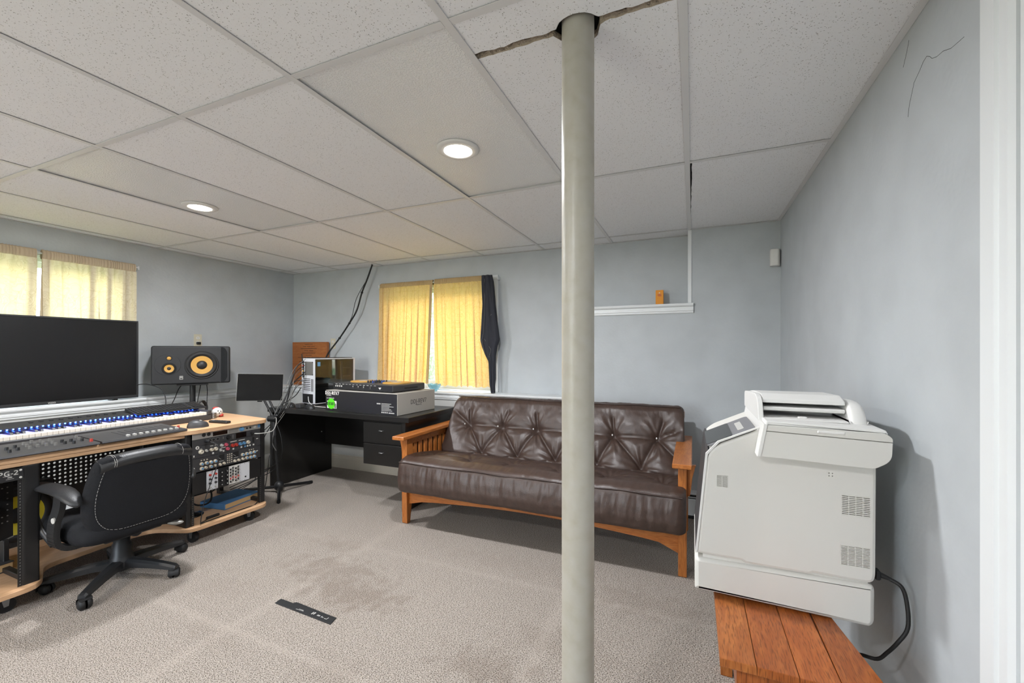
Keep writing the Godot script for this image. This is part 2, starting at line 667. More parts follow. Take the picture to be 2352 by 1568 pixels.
func build_shell():
	local()
	var st = mb()
	st.set_uv2(Vector2.ZERO)
	bx(st, v3(-4.6, -0.12, -3.82), v3(0.73, -0.002, 2.45), 0)
	for c in [[-4.6, -3.82], [0.73, -3.82], [0.73, 2.45], [-4.6, -3.82], [0.73, 2.45], [-4.6, 2.45]]:
		st.set_uv2(Vector2((c[0] + 5.0) / 6.0, (c[1] + 4.0) / 6.0))
		st.add_vertex(v3(c[0], 0, c[1]))
	setting("floor", st, "carpet")
	st = mb()
	bx(st, v3(-4.6, 0, -3.82), v3(-3.03, 2.35, -3.66), 0)
	bx(st, v3(-1.75, 0, -3.82), v3(0.73, 2.35, -3.66), 0)
	bx(st, v3(-3.03, 0, -3.82), v3(-1.75, 0.86, -3.66), 0)
	bx(st, v3(-3.03, 1.95, -3.82), v3(-1.75, 2.35, -3.66), 0)
	bx(st, v3(-0.9, 0, -3.66), v3(-0.022, 1.6, -3.49), 0)
	bx(st, v3(-0.022, 0, -3.66), v3(0.57, 2.35, -3.49), 0)
	setting("wall_back", st, "wall")
	st = mb()
	bx(st, v3(-4.6, 0, -3.66), v3(-4.42, 2.35, -2.03), 0)
	bx(st, v3(-4.6, 0, -0.9), v3(-4.42, 2.35, 2.3), 0)
	bx(st, v3(-4.6, 0, -2.03), v3(-4.42, 0.86, -0.9), 0)
	bx(st, v3(-4.6, 1.96, -2.03), v3(-4.42, 2.35, -0.9), 0)
	setting("wall_left", st, "wall")
	setting("wall_lower_back", box(v3(-4.42, 0, -3.66), v3(-0.9, 0.845, -3.49), 0), "wall_white")
	setting("wall_lower_left", box(v3(-4.42, 0, -3.49), v3(-4.25, 0.845, 2.3), 0), "wall_white")
	var right = setting("wall_right", box(v3(0.57, 0, -3.66), v3(0.73, 2.35, 2.3), 0), "wall")
	# the wall behind the camera, with an unseen glass door added as fill light
	st = mb()
	bx(st, v3(-4.6, 0, 2.3), v3(-3.3, 2.35, 2.45), 0)
	bx(st, v3(-1.8, 0, 2.3), v3(0.73, 2.35, 2.45), 0)
	bx(st, v3(-3.3, 2.05, 2.3), v3(-1.8, 2.35, 2.45), 0)
	setting("wall_front", st, "wall")
	var sl = setting("added_door_2")
	sl.position = v3(-2.55, 0, 2.375)
	for k in 2:
		var x0 = [-0.75, -0.02][k]
		var x1 = x0 + 0.77
		var zz = [-0.02, 0.02][k]
		var leaf = obj("added_door_frame", frame_shape(x0, 0.02, x1, 2.045, 0.07, zz - 0.015, zz + 0.015, 0.09), "trim", sl)
		obj("pane", box(v3(x0 + 0.06, 0.1, zz - 0.003), v3(x1 - 0.06, 1.985, zz + 0.003), 0), "glass", leaf)
	# hairline cracks in the plaster of the right wall
	for c in [[[2.008, -1.531], [2.022, -1.5], [2.034, -1.48], [2.037, -1.462], [2.027, -1.447], [2.014, -1.435], [2.004, -1.412], [1.999, -1.383], [1.983, -1.348], [1.977, -1.314], [1.974, -1.294]], [[2.147, -1.562], [2.121, -1.576], [2.091, -1.598]], [[2.008, -1.531], [1.96, -1.56], [1.93, -1.568]]]:
		var pts = []
		for q in c: pts.append(v3(0.5699, q[0], q[1]))
		st = mb()
		tube(st, pts, 0.0006, 4)
		obj("crack", st, "vent_dark", right)
	# ledge rails
	var prof = PackedVector2Array([Vector2(-0.168, 0.845), Vector2(0.0, 0.845), Vector2(0.0, 0.79), Vector2(0.006, 0.79), Vector2(0.012, 0.796), Vector2(0.012, 0.806), Vector2(0.018, 0.810), Vector2(0.018, 0.824), Vector2(0.013, 0.828), Vector2(0.013, 0.836), Vector2(0.022, 0.843), Vector2(0.03, 0.848), Vector2(0.032, 0.858), Vector2(0.028, 0.865), Vector2(-0.168, 0.865)])
	st = mb()
	T = Transform3D(Basis(v3(0, 0, 1), v3(0, 1, 0), v3(-1, 0, 0)), v3(0, 0, -3.49))
	prism(st, prof, 0.9, 4.215)
	setting("trim_1", st, "trim")
	st = mb()
	T = Transform3D(Basis(v3(1, 0, 0), v3(0, 1, 0), v3(0, 0, 1)), v3(-4.25, 0, 0))
	prism(st, prof, -3.66, 2.3)
	setting("trim_2", st, "trim")
	st = mb()
	T = Transform3D(Basis(v3(0, 0, 1), v3(0, 1, 0), v3(-1, 0, 0)), v3(0, 0.755, -3.49))
	prism(st, prof, -0.005, 0.9)
	setting("trim_3", st, "trim")
	local()
	setting("trim_4", box(v3(-0.034, 1.62, -3.5), v3(-0.006, CEIL, -3.484), 0.003), "trim")
	# baseboards
	prof = PackedVector2Array([Vector2(0, 0), Vector2(0.016, 0), Vector2(0.016, 0.1), Vector2(0.013, 0.108), Vector2(0.013, 0.116), Vector2(0.008, 0.126), Vector2(0.006, 0.138), Vector2(0, 0.14)])
	st = mb()
	T = Transform3D(Basis(v3(0, 0, 1), v3(0, 1, 0), v3(-1, 0, 0)), v3(0, 0, -3.49))
	prism(st, prof, 0.85, 4.25)
	setting("baseboard_back", st, "trim_cream")
	st = mb()
	T = Transform3D(Basis.IDENTITY, v3(-4.25, 0, 0))
	prism(st, prof, -3.474, 2.3)
	setting("baseboard_left", st, "trim")
	# door casing at the right edge, and the door out of the frame
	st = mb()
	T = Transform3D(Basis(v3(-1, 0, 0), v3(0, 0, 1), v3(0, 1, 0)), v3(0.57, 0, -1.206))
	prism(st, PackedVector2Array([Vector2(0, 0), Vector2(0.012, 0), Vector2(0.016, 0.004), Vector2(0.016, 0.022), Vector2(0.02, 0.026), Vector2(0.02, 0.056), Vector2(0.014, 0.06), Vector2(0.014, 0.066), Vector2(0.018, 0.07), Vector2(0.018, 0.092), Vector2(0.01, 0.1), Vector2(0, 0.1)]), 0, 2.1)
	setting("trim_5", st, "trim")
	local()
	setting("door_1", box(v3(0.562, 0.01, -1.1), v3(0.575, 2.05, -0.3), 0.002), "trim")
	# steel column and the baseboard heater
	var o = thing("support_column", "round grey painted steel support column standing from carpet to ceiling", "column", v3(-0.302, 0, -1.189))
	st = mb()
	lathe(st, [Vector2(0.046, 0.004), Vector2(0.046, 2.30)], 48)
	obj("shaft", st, "post_paint", o)
	st = mb()
	bx(st, v3(-0.08, 0, -0.08), v3(0.08, 0.006, 0.08), 0.001)
	obj("base_plate", st, "post_paint", o)
	o = thing("baseboard_heater", "low grey-white baseboard heater along the back wall beside the printer", "heater", v3(-0.2, 0, -3.455))
	world_into(o)
	T = Transform3D(Basis(v3(0, 0, 1), v3(0, 1, 0), v3(-1, 0, 0)), v3(0, 0, -3.489))
	obj("cover", slab([Vector2(0, 0.03), Vector2(0.055, 0.03), Vector2(0.06, 0.035), Vector2(0.06, 0.148), Vector2(0.05, 0.152), Vector2(0, 0.152)], -0.555, 0.84), "trim", o)
	obj("hood", slab([Vector2(0, 0.176), Vector2(0.03, 0.176), Vector2(0.045, 0.183), Vector2(0.04, 0.2), Vector2(0, 0.205)], -0.555, 0.84), "trim", o)
	obj("damper", slab([Vector2(0, 0.163), Vector2(0.052, 0.161), Vector2(0.052, 0.165), Vector2(0, 0.166)], -0.55, 0.835), "trim", o)
	obj("fins", slab([Vector2(0, 0.001), Vector2(0.04, 0.001), Vector2(0.04, 0.18), Vector2(0, 0.18)], -0.55, 0.835), "rubber", o)
	local()

func build_ceiling():
	local()
	var c = setting("ceiling", box(v3(-4.6, 2.35, -3.82), v3(0.73, 2.45, 2.45), 0), "wall_white")
	var rng = RandomNumberGenerator.new()
	rng.seed = 3
	var meshes = {}
	for i in COLS.size() - 1:
		for j in ROWS.size() - 1:
			var x1 = COLS[i]
			var x0 = COLS[i + 1]
			var z0 = ROWS[j]
			var z1 = ROWS[j + 1]
			if i == 0 and j == 0: continue
			if i == 0 and j == 1: z0 = -3.49
			if i == 1 and j == 2: continue
			if i == 0 and j == 1: continue
			var lamp = j == 2 and (i == 2 or i == 5) or j == 4 and (i == 2 or i == 5 )
			var w = x1 - x0 - 0.006
			var d = z1 - z0 - 0.006
			var key = "%.3f %.3f %s" % [w, d, lamp]
			var at = Transform3D(Basis.IDENTITY, v3((x0 + x1) / 2, 2.179, (z0 + z1) / 2))
			if lamp: at.basis = Basis(v3(0, 0, 1), rng.randf_range(-0.004, 0.004)) * Basis(v3(1, 0, 0), rng.randf_range(-0.004, 0.004))
			if lamp: at.origin.y += 0.005
			if not meshes.has(key):
				meshes[key] = obj("ceiling_tile", box(v3(-w / 2, 0.0, -d / 2), v3(w / 2, 0.014, d / 2), 0.002), "tile_vinyl" if lamp else "tile", c)
				meshes[key].transform = at
			else: again(meshes[key], at, c)
	# the tile round the column, cut in two
	rng.seed = 8
	var near = []
	var far = []
	for k in 41:
		var x = lerpf(-0.03, -0.631, k / 40.0)
		var gap = 0.010 + 0.003 * sin(k * 0.7)
		var dx = (x + 0.302) / 0.062
		var bulge = 0.062 * sqrt(maxf(0.0, 1.0 - dx * dx))
		near.append(Vector2(x, -(-1.178 + maxf(gap, bulge * 0.9 - 0.008) + rng.randf_range(-0.002, 0.002))))
		far.append(Vector2(x, -(-1.178 - maxf(gap, bulge * 1.1 + 0.012) + rng.randf_range(-0.002, 0.002))))
	T = Transform3D(FLAT, v3(0, 2.179, 0))
	obj("ceiling_tile", slab([Vector2(-0.631, 1.023), Vector2(-0.027, 1.023)] + near, 0, 0.014), "tile", c, "half tile cut round the column")
	far.reverse()
	obj("ceiling_tile", slab([Vector2(-0.027, 2.237), Vector2(-0.631, 2.237)] + far, 0, 0.014), "tile", c, "half tile cut round the column")
	# a short tile that leaves a ragged gap beside the main bar
	var rag = [Vector2(0.567, 2.243), Vector2(0.567, 3.487)]
	for k in 36:
		var t = k / 35.0
		rag.append(Vector2(lerpf(-0.016, -0.002, t) + rng.randf_range(-0.0025, 0.0025), lerpf(3.487, 2.243, t)))
	obj("ceiling_tile", slab(rag, 0, 0.014), "tile", c, "tile with a ragged left edge")
	# torn fibre edges along the cut
	far.reverse()
	for e in [near, far]:
		var s = -1.0 if e == near else 1.0
		var st = mb()
		for k in 40:
			var a = e[k]
			var b = e[k + 1]
			var ja = rng.randf_range(0.003, 0.009)
			var jb = rng.randf_range(0.003, 0.009)
			var p = [v3(a.x, a.y, 0.0005), v3(b.x, b.y, 0.0005), v3(b.x, b.y - s * jb, 0.012), v3(a.x, a.y - s * ja, 0.012)]
			quad(st, p[0], p[1], p[2], p[3])
			quad(st, p[3], p[2], p[2] + v3(0, 0, 0.004), p[3] + v3(0, 0, 0.004))
		meta(obj("torn_edge", st, "torn", c), "torn brown fibre edge of a ceiling tile")
	local()
	# grid: main bars along the room, cross tees between
	var made = {}
	for i in range(1, COLS.size() - 1):
		var z0 = -3.49 if i == 0 else -3.655
		var l = 2.298 - z0
		if not made.has("m"):
			made.m = obj("grid_bar", tee(l), "grid_white", c)
			made.m.transform = Transform3D(Basis(v3(0, 1, 0), PI / 2), v3(COLS[i], CEIL, z0 + l / 2))
		else: again(made.m, Transform3D(Basis(v3(0, 1, 0), PI / 2), v3(COLS[i], CEIL, z0 + l / 2)), c)
	for j in range(1, ROWS.size() - 1):
		for i in COLS.size() - 1:
			if i == 0 and j == 1: continue
			var l = COLS[i] - COLS[i + 1] - 0.025
			var at = Transform3D(Basis.IDENTITY, v3((COLS[i] + COLS[i + 1]) / 2, CEIL, ROWS[j]))
			var key = "%.3f" % l
			if not made.has(key):
				made[key] = obj("grid_bar", tee(l), "grid_white", c)
				made[key].transform = at
			else: again(made[key], at, c)
	for a in [[v3(0.548, CEIL, -3.488), v3(0.5695, CEIL + 0.0015, 2.298)], [v3(-4.4195, CEIL, -3.655), v3(-4.398, CEIL + 0.0015, 2.298)], [v3(-4.398, CEIL, -3.6595), v3(-0.024, CEIL + 0.0015, -3.638)], [v3(-0.01, CEIL, -3.4895), v3(0.548, CEIL + 0.0015, -3.468)]]:
		obj("wall_angle", box(a[0], a[1], 0.0004), "grid_white", c)
	# recessed lights: two in view, two added behind the camera for fill
	var marks = ["round recessed ceiling light in the textured tile left of the column", "round recessed ceiling light above the piano and studio desk", "unseen fill light added in the ceiling behind the camera, right row", "unseen fill light added in the ceiling behind the camera, left row"]
	var spots = [v3(-0.99, 2.178, -1.69), v3(-2.9, 2.178, -1.71), v3(-0.95, 2.178, 0.8), v3(-2.8, 2.178, 0.8)]
	for k in 4:
		var o = thing("recessed_light", marks[k], "ceiling light", spots[k], 0, "recessed ceiling lights")
		var st = mb()
		lathe(st, [Vector2(0.062, -0.001), Vector2(0.066, -0.007), Vector2(0.09, -0.004), Vector2(0.098, 0.002), Vector2(0.098, 0.004), Vector2(0.0, 0.004)], 40)
		obj("trim_ring", st, "white", o)
		st = mb()
		lathe(st, [Vector2(0.0, -0.012), Vector2(0.03, -0.011), Vector2(0.055, -0.007), Vector2(0.062, -0.001)], 40)
		obj("lens", st, "lamp", o, "glowing white lens")
		var l = AreaLight3D.new()
		l.name = "lamp_light"
		l.area_size = Vector2(0.11, 0.11)
		l.light_color = Color("f5f7fb")
		if k == 3: l.light_color = Color("fff4ea")
		l.light_energy = LAMP_ENERGY
		l.area_range = 12.0
		l.shadow_enabled = true
		l.position = v3(0, -0.016, 0)
		l.rotation.x = -PI / 2
		o.add_child(l)

func tee(l):
	var st = mb()
	bx(st, v3(-l / 2, 0, -0.012), v3(l / 2, 0.0014, 0.012), 0.0004)
	bx(st, v3(-l / 2, 0.001, -0.001), v3(l / 2, 0.035, 0.001), 0)
	return st

# cloth hung in folds: from a to b along x, top to bottom; lean lets the free edge swing
func curtain(x0, x1, y0, y1, z, amp, folds, sd, lean0 := 0.0, lean1 := 0.0):
	var rng = RandomNumberGenerator.new()
	rng.seed = sd
	var ph = []
	var am = []
	var fr = []
	for k in 5:
		ph.append(rng.randf() * TAU)
		am.append(rng.randf_range(0.4, 1.0))
		fr.append(folds * [0.5, 0.83, 1.0, 1.37, 2.9][k] * rng.randf_range(0.92, 1.08))
	var st = mb()
	var f = func(u, v):
		var x = lerpf(x0, x1, u) + (1.0 - v) * lerpf(lean0, lean1, u) * (1.0 - v * 0.3)
		var tuck = clampf(minf(u, 1.0 - u) * 9.0, 0, 1) * amp * 0.5 * pow(1.0 - v, 0.4)
		x += tuck * (am[0] * sin(u * fr[2] * 2.0 * TAU + ph[0]) + 0.8 * am[1] * sin(u * fr[1] * TAU * 1.5 + ph[3]))
		var w = 0.0
		for k in 5:
			var g = pow(1.0 - v, 0.6) if k < 3 else 0.35 + 0.65 * (v if k == 4 else 1.0)
			w += am[k] * sin(u * fr[k] * TAU + ph[k] + 0.6 * sin(v * 2.0 + k)) * g * [1.0, 0.8, 0.9, 0.4, 0.3][k]
		var hem = 0.006 * sin(u * 61.0 + sd) * (1.0 - v) * (1.0 - v)
		return v3(x, lerpf(y0, y1, v) + hem, z + amp * w * 0.45)
	grid(st, 150, 46, f)
	return st

func header(x0, x1, y0, y1, z, gathers, sd):
	var st = mb()
	grid(st, int(gathers * 8), 18, func(u, v):
		var a = v * TAU
		var g = 0.0035 * sin(u * gathers * TAU + sin(u * 31.0 + sd) * 2.0) * (0.6 + 0.4 * sin(u * 17.0 + sd))
		return v3(lerpf(x0, x1, u), (y0 + y1) / 2 - cos(a) * (y1 - y0) / 2 + g * 0.6 * cos(a), z + sin(a) * (0.014 + g)))
	return st

func window_frame(o, x0, x1, y0, y1):
	# in the window's own axes: x along the wall, z into the room, wall face at z = 0
	var st = mb()
	for r in [[x0, y0, x0 + 0.045, y1], [x1 - 0.045, y0, x1, y1], [x0 + 0.045, y1 - 0.045, x1 - 0.045, y1], [x0 + 0.045, y0, x1 - 0.045, y0 + 0.05]]:
		bx(st, v3(r[0], r[1], -0.13), v3(r[2], r[3], -0.02), 0.003)
	obj("frame", st, "trim", o)
	var mid = (x0 + x1) / 2
	for s in [[x0 + 0.045, mid + 0.02, -0.09], [mid - 0.02, x1 - 0.045, -0.06]]:
		st = mb()
		for r in [[s[0], y0 + 0.05, s[0] + 0.04, y1 - 0.045], [s[1] - 0.04, y0 + 0.05, s[1], y1 - 0.045], [s[0] + 0.04, y0 + 0.05, s[1] - 0.04, y0 + 0.09], [s[0] + 0.04, y1 - 0.085, s[1] - 0.04, y1 - 0.045]]:
			bx(st, v3(r[0], r[1], s[2] - 0.012), v3(r[2], r[3], s[2] + 0.012), 0.002)
		var sash = obj("sash", st, "trim", o)
		obj("pane", box(v3(s[0] + 0.035, y0 + 0.085, s[2] - 0.002), v3(s[1] - 0.035, y1 - 0.08, s[2] + 0.002), 0), "glass", sash)
	obj("window_sill", box(v3(x0 - 0.03, y0 - 0.001, -0.02), v3(x1 + 0.03, y0 + 0.012, 0.02), 0.003), "trim", o)
	# casing on the wall face
	st = mb()
	bx(st, v3(x0 - 0.05, y0, 0.0005), v3(x0 + 0.005, y1 + 0.032, 0.014), 0.003)
	bx(st, v3(x1 - 0.005, y0, 0.0005), v3(x1 + 0.05, y1 + 0.032, 0.014), 0.003)
	bx(st, v3(x0 + 0.005, y1 - 0.005, 0.0005), v3(x1 - 0.005, y1 + 0.032, 0.014), 0.003)
	obj("casing", st, "trim", o)

func build_windows():
	local()
	var w1 = setting("window_1")
	w1.position = v3(-2.39, 0, -3.66)
	window_frame(w1, -0.64, 0.64, 0.866, 1.95)
	var w2 = setting("window_2")
	w2.position = v3(-4.42, 0, -1.465)
	w2.rotation.y = PI / 2
	window_frame(w2, -0.565, 0.565, 0.866, 1.96)
	# rods
	var rod = thing("curtain_rod", "slim white curtain rod across the back wall window", "curtain rod", v3(-2.39, 1.95, -3.615))
	var st = mb()
	cyl(st, v3(-0.7, 0, 0), v3(0.7, 0, 0), 0.006, 0.006, 10)
	obj("rail", st, "trim", rod)
	for s in [-0.7, 0.7]: obj("bracket", box(v3(s - 0.006, -0.02, -0.0445), v3(s + 0.006, 0.012, 0.006), 0.002), "trim", rod)
	rod = thing("curtain_rod", "slim white curtain rod across the left wall window above the television", "curtain rod", v3(-4.375, 1.972, -1.465), PI / 2)
	st = mb()
	cyl(st, v3(-0.64, 0, 0), v3(0.62, 0, 0), 0.006, 0.006, 10)
	obj("rail", st, "trim", rod)
	for s in [-0.64, 0.62]: obj("bracket", box(v3(s - 0.006, -0.02, -0.0445), v3(s + 0.006, 0.012, 0.006), 0.002), "trim", rod)
	# back window: two gold panels
	var o = thing("curtain", "gold paisley curtain panel left of the gap in the back window", "curtain", v3(-2.73, 0.93, -3.615), 0, "curtain panels")
	world_into(o)
	obj("cloth", curtain(-3.075, -2.405, 0.925, 1.925, -3.597, 0.036, 7.0, 3, -0.015, -0.05), "curtain_gold", o)
	obj("header", header(-3.065, -2.405, 1.922, 1.975, -3.615, 34.0, 1), "hem_gold", o, "gathered tan rod pocket")
	obj("folded_hem", curtain(-2.435, -2.403, 0.925, 1.925, -3.597, 0.003, 1.0, 5, -0.05, -0.05), "hem_gold", o, "folded tan side hem")
	o = thing("curtain", "gold paisley curtain panel right of the gap, beside the hanging black shirt", "curtain", v3(-2.09, 0.93, -3.615), 0, "curtain panels")
	world_into(o)
	obj("cloth", curtain(-2.39, -1.80, 0.915, 1.925, -3.597, 0.04, 6.0, 12, 0.03, 0.035), "curtain_gold", o)
	obj("header", header(-2.385, -1.795, 1.922, 1.98, -3.615, 32.0, 4), "hem_gold", o, "gathered tan rod pocket")
	# left window: two pale panels
	for k in 2:
		var z0 = [-1.47, -2.062][k]
		var z1 = [-0.85, -1.495][k]
		o = thing("curtain", ["pale yellow curtain panel at the left edge, above the television", "pale yellow curtain panel right of the gap, above the television"][k], "curtain", v3(-4.37, 0.95, (z0 + z1) / 2), 0, "curtain panels")
		world_into(o)
		T = Transform3D(FACE_X, v3(-4.372, 0, 0))
		obj("cloth", curtain(-z1, -z0, 0.93, 1.93, 0.016, 0.034, [4.0, 5.0][k], 21 + k, [0.0, 0.02][k], [-0.03, 0.0][k]), "curtain_pale", o)
		obj("header", header(-z1, -z0, 1.925, 1.998, 0.0, 34.0, 7 + k), "hem_pale", o, "gathered tan rod pocket")
		for q in [[[1.432, 1.468]], [[1.497, 1.545], [1.765, 1.80], [1.87, 1.90], [1.97, 2.01], [2.035, 2.058]]][k]:
			obj("folded_hem", curtain(q[0], q[1], 0.93, 1.93, 0.003, 0.004, 1.0, 5, -0.03, -0.02), "hem_pale", o, "doubled tan fold")
		local()
	# a dark shirt over the rod's end
	o = thing("shirt", "dark charcoal shirt hung over the right end of the curtain rod", "shirt", v3(-1.75, 1.95, -3.58))
	world_into(o)
	var out = [[1.965, -1.825, -1.715], [1.9, -1.825, -1.70], [1.69, -1.812, -1.685], [1.50, -1.822, -1.66], [1.36, -1.833, -1.638], [1.30, -1.818, -1.66], [1.22, -1.785, -1.676], [1.16, -1.752, -1.678], [1.0, -1.745, -1.676], [0.94, -1.742, -1.684], [0.868, -1.722, -1.684]]
	var sil = func(y, e):
		for k in out.size() - 1:
			if y <= out[k][0] and y >= out[k + 1][0]:
				return lerpf(out[k][e], out[k + 1][e], (out[k][0] - y) / (out[k][0] - out[k + 1][0]))
		return out[0][e]
	st = mb()
	grid(st, 48, 70, func(u, v):
		var y = lerpf(0.868, 1.965, v)
		var a = u * TAU
		var x0 = sil.call(y, 1)
		var x1 = sil.call(y, 2)
		var th = 0.026 + 0.01 * sin(y * 5.0)
		if v > 0.97: th *= 0.9
		var fold = 0.010 * sin(cos(a) * 7.0 + y * 5.0) + 0.006 * sin(cos(a) * 15.0 - y * 9.0)
		var c = pow(absf(sin(a)), 0.7) * signf(sin(a))
		return v3((x0 + x1) / 2 - cos(a) * (x1 - x0) / 2, y, -3.55 + c * (th + fold)))
	obj("cloth", st, "black_cloth", o)
	st = mb()
	tube(st, [v3(-1.785, 1.93, -3.530), v3(-1.78, 1.6, -3.522), v3(-1.79, 1.42, -3.519), v3(-1.81, 1.36, -3.523), v3(-1.785, 1.25, -3.524)], 0.0016, 5)
	tube(st, [v3(-1.765, 1.56, -3.523), v3(-1.70, 1.60, -3.526), v3(-1.675, 1.60, -3.534)], 0.0016, 5)
	tube(st, [v3(-1.78, 1.37, -3.520), v3(-1.715, 1.27, -3.523), v3(-1.735, 1.20, -3.524)], 0.0016, 5)
	obj("seam", st, "mid_grey", o, "pale overlocked seams")
	local()
	# glass bowl on the ledge
	o = thing("glass_bowl", "small frilled aqua glass bowl on the window ledge by the box", "bowl", v3(-2.325, 0.8655, -3.515))
	o.scale = v3(0.8, 0.95, 0.8)
	st = mb()
	grid(st, 40, 10, func(u, v):
		var a = u * TAU
		var r = 0.035 + 0.045 * sin(v * 1.4) + 0.006 * sin(a * 7.0) * v
		return v3(cos(a) * r, 0.004 + v * 0.07 + 0.006 * cos(a * 7.0) * v, -sin(a) * r))
	grid(st, 40, 8, func(u, v):
		var a = -u * TAU
		var r = 0.031 + 0.043 * sin(v * 1.4) + 0.006 * sin(a * 7.0) * v
		return v3(cos(a) * r, 0.008 + v * 0.066 + 0.006 * cos(a * 7.0) * v, -sin(a) * r))
	lathe(st, [Vector2(0.0, 0.0), Vector2(0.034, 0.0), Vector2(0.037, 0.006)], 24)
	obj("bowl_glass", st, "aqua", o)
	# outside
	setting("lawn", box(v3(-14, 0.55, -16), v3(8, 0.6, -3.83), 0), "grass")
	setting("lawn", box(v3(-16, 0.55, -3.83), v3(-4.61, 0.6, 8), 0), "grass")
	st = mb()
	var nz = FastNoiseLite.new()
	nz.frequency = 1.2
	grid(st, 90, 24, func(u, v):
		var a = v * PI
		var x = lerpf(-9, 4, u)
		var k = 1.0 + 0.5 * nz.get_noise_3d(x, cos(a) * 2.0, sin(a) * 2.0)
		return v3(x, 0.6 + sin(a) * 2.6 * k, -8.2 + cos(a) * 0.9 * k))
	tagged("hedge", st, "hedge", "leafy green hedge outside, glimpsed between the gold curtains", "hedge")

# ---------------------------------------------------------------- futon
func seg_dist(p, a, b):
	var t = clampf((p - a).dot(b - a) / (b - a).length_squared(), 0, 1)
	return p.distance_to(a + (b - a) * t)

# tufted hollow at p (metres along and across the cushion)
func tufts(p, buttons, creases):
	var h = 0.0
	for b in buttons:
		var d = p.distance_to(b)
		if d < 0.3:
			h -= 0.030 * exp(-pow(d / 0.035, 2.0)) + 0.016 * exp(-pow(d / 0.10, 2.0))
			var an = (p - b).angle()
			h += 0.0038 * sin(an * 9.0 + b.x * 40.0) * exp(-pow((d - 0.055) / 0.05, 2.0)) + 0.002 * sin(an * 15.0 + b.y * 30.0) * exp(-pow((d - 0.09) / 0.06, 2.0))
	var deep = 0.0
	for c in creases:
		var d = seg_dist(p, c[0], c[1])
		if d < 0.12: deep = maxf(deep, 0.016 * exp(-pow(d / 0.010, 2.0)) + 0.016 * exp(-pow(d / 0.055, 2.0)))
	return h - deep

# a padded slab: cross-section loop (depth, height) swept along x; top[i] = share of tufting at that loop point
func padded(x0, x1, loop, share, buttons, creases, nx, seam_wrinkle):
	var nz = FastNoiseLite.new()
	nz.seed = 4
	nz.frequency = 4.0
	var k = loop.size()
	var cen = Vector2.ZERO
	for p in loop: cen += p / k
	# arc length along the tufted face, measured from its first point
	var arc = [0.0]
	for i in range(1, k + 1): arc.append(arc[-1] + loop[i % k].distance_to(loop[i - 1]))
	var st = mb()
	grid(st, nx, k, func(u, v):
		var i = int(round(v * k)) % k
		var p = loop[i]
		var nrm = (loop[(i + 1) % k] - loop[(i + k - 1) % k]).normalized()
		nrm = Vector2(-nrm.y, nrm.x)
		if nrm.dot(p - cen) < 0: nrm = -nrm
		var e = minf(u, 1.0 - u) * (x1 - x0)
		var r = 0.05
		var f = 1.0
		var xx = lerpf(x0, x1, u)
		if e < r:
			var q = 1.0 - e / r
			f = 1.0 - 0.22 * (1.0 - sqrt(maxf(0.0, 1.0 - q * q))) - (0.78 if e < 0.0001 else 0.0)
		var h = tufts(Vector2(xx, arc[i]), buttons, creases) * share[i]
		h += (0.0035 * nz.get_noise_3d(xx * 1.3, arc[i] * 1.3, 1.0) + 0.006 * nz.get_noise_3d(xx * 0.4, arc[i] * 0.6, 7.0))
		h += seam_wrinkle[i] * (nz.get_noise_2d(xx * 3.2, arc[i] * 0.8) * 2.0 + nz.get_noise_2d(xx * 8.0, arc[i] * 1.5) * 0.7)
		p = cen + (p - cen) * f + nrm * h * clampf(e / 0.06, 0, 1)
		return v3(xx, p.y, -p.x))
	return st

func resample(poly, n):
	var c = Curve2D.new()
	for p in poly: c.add_point(p)
	c.add_point(poly[0])
	var l = c.get_baked_length()
	var out = []
	for i in n: out.append(c.sample_baked(l * i / n))
	return out

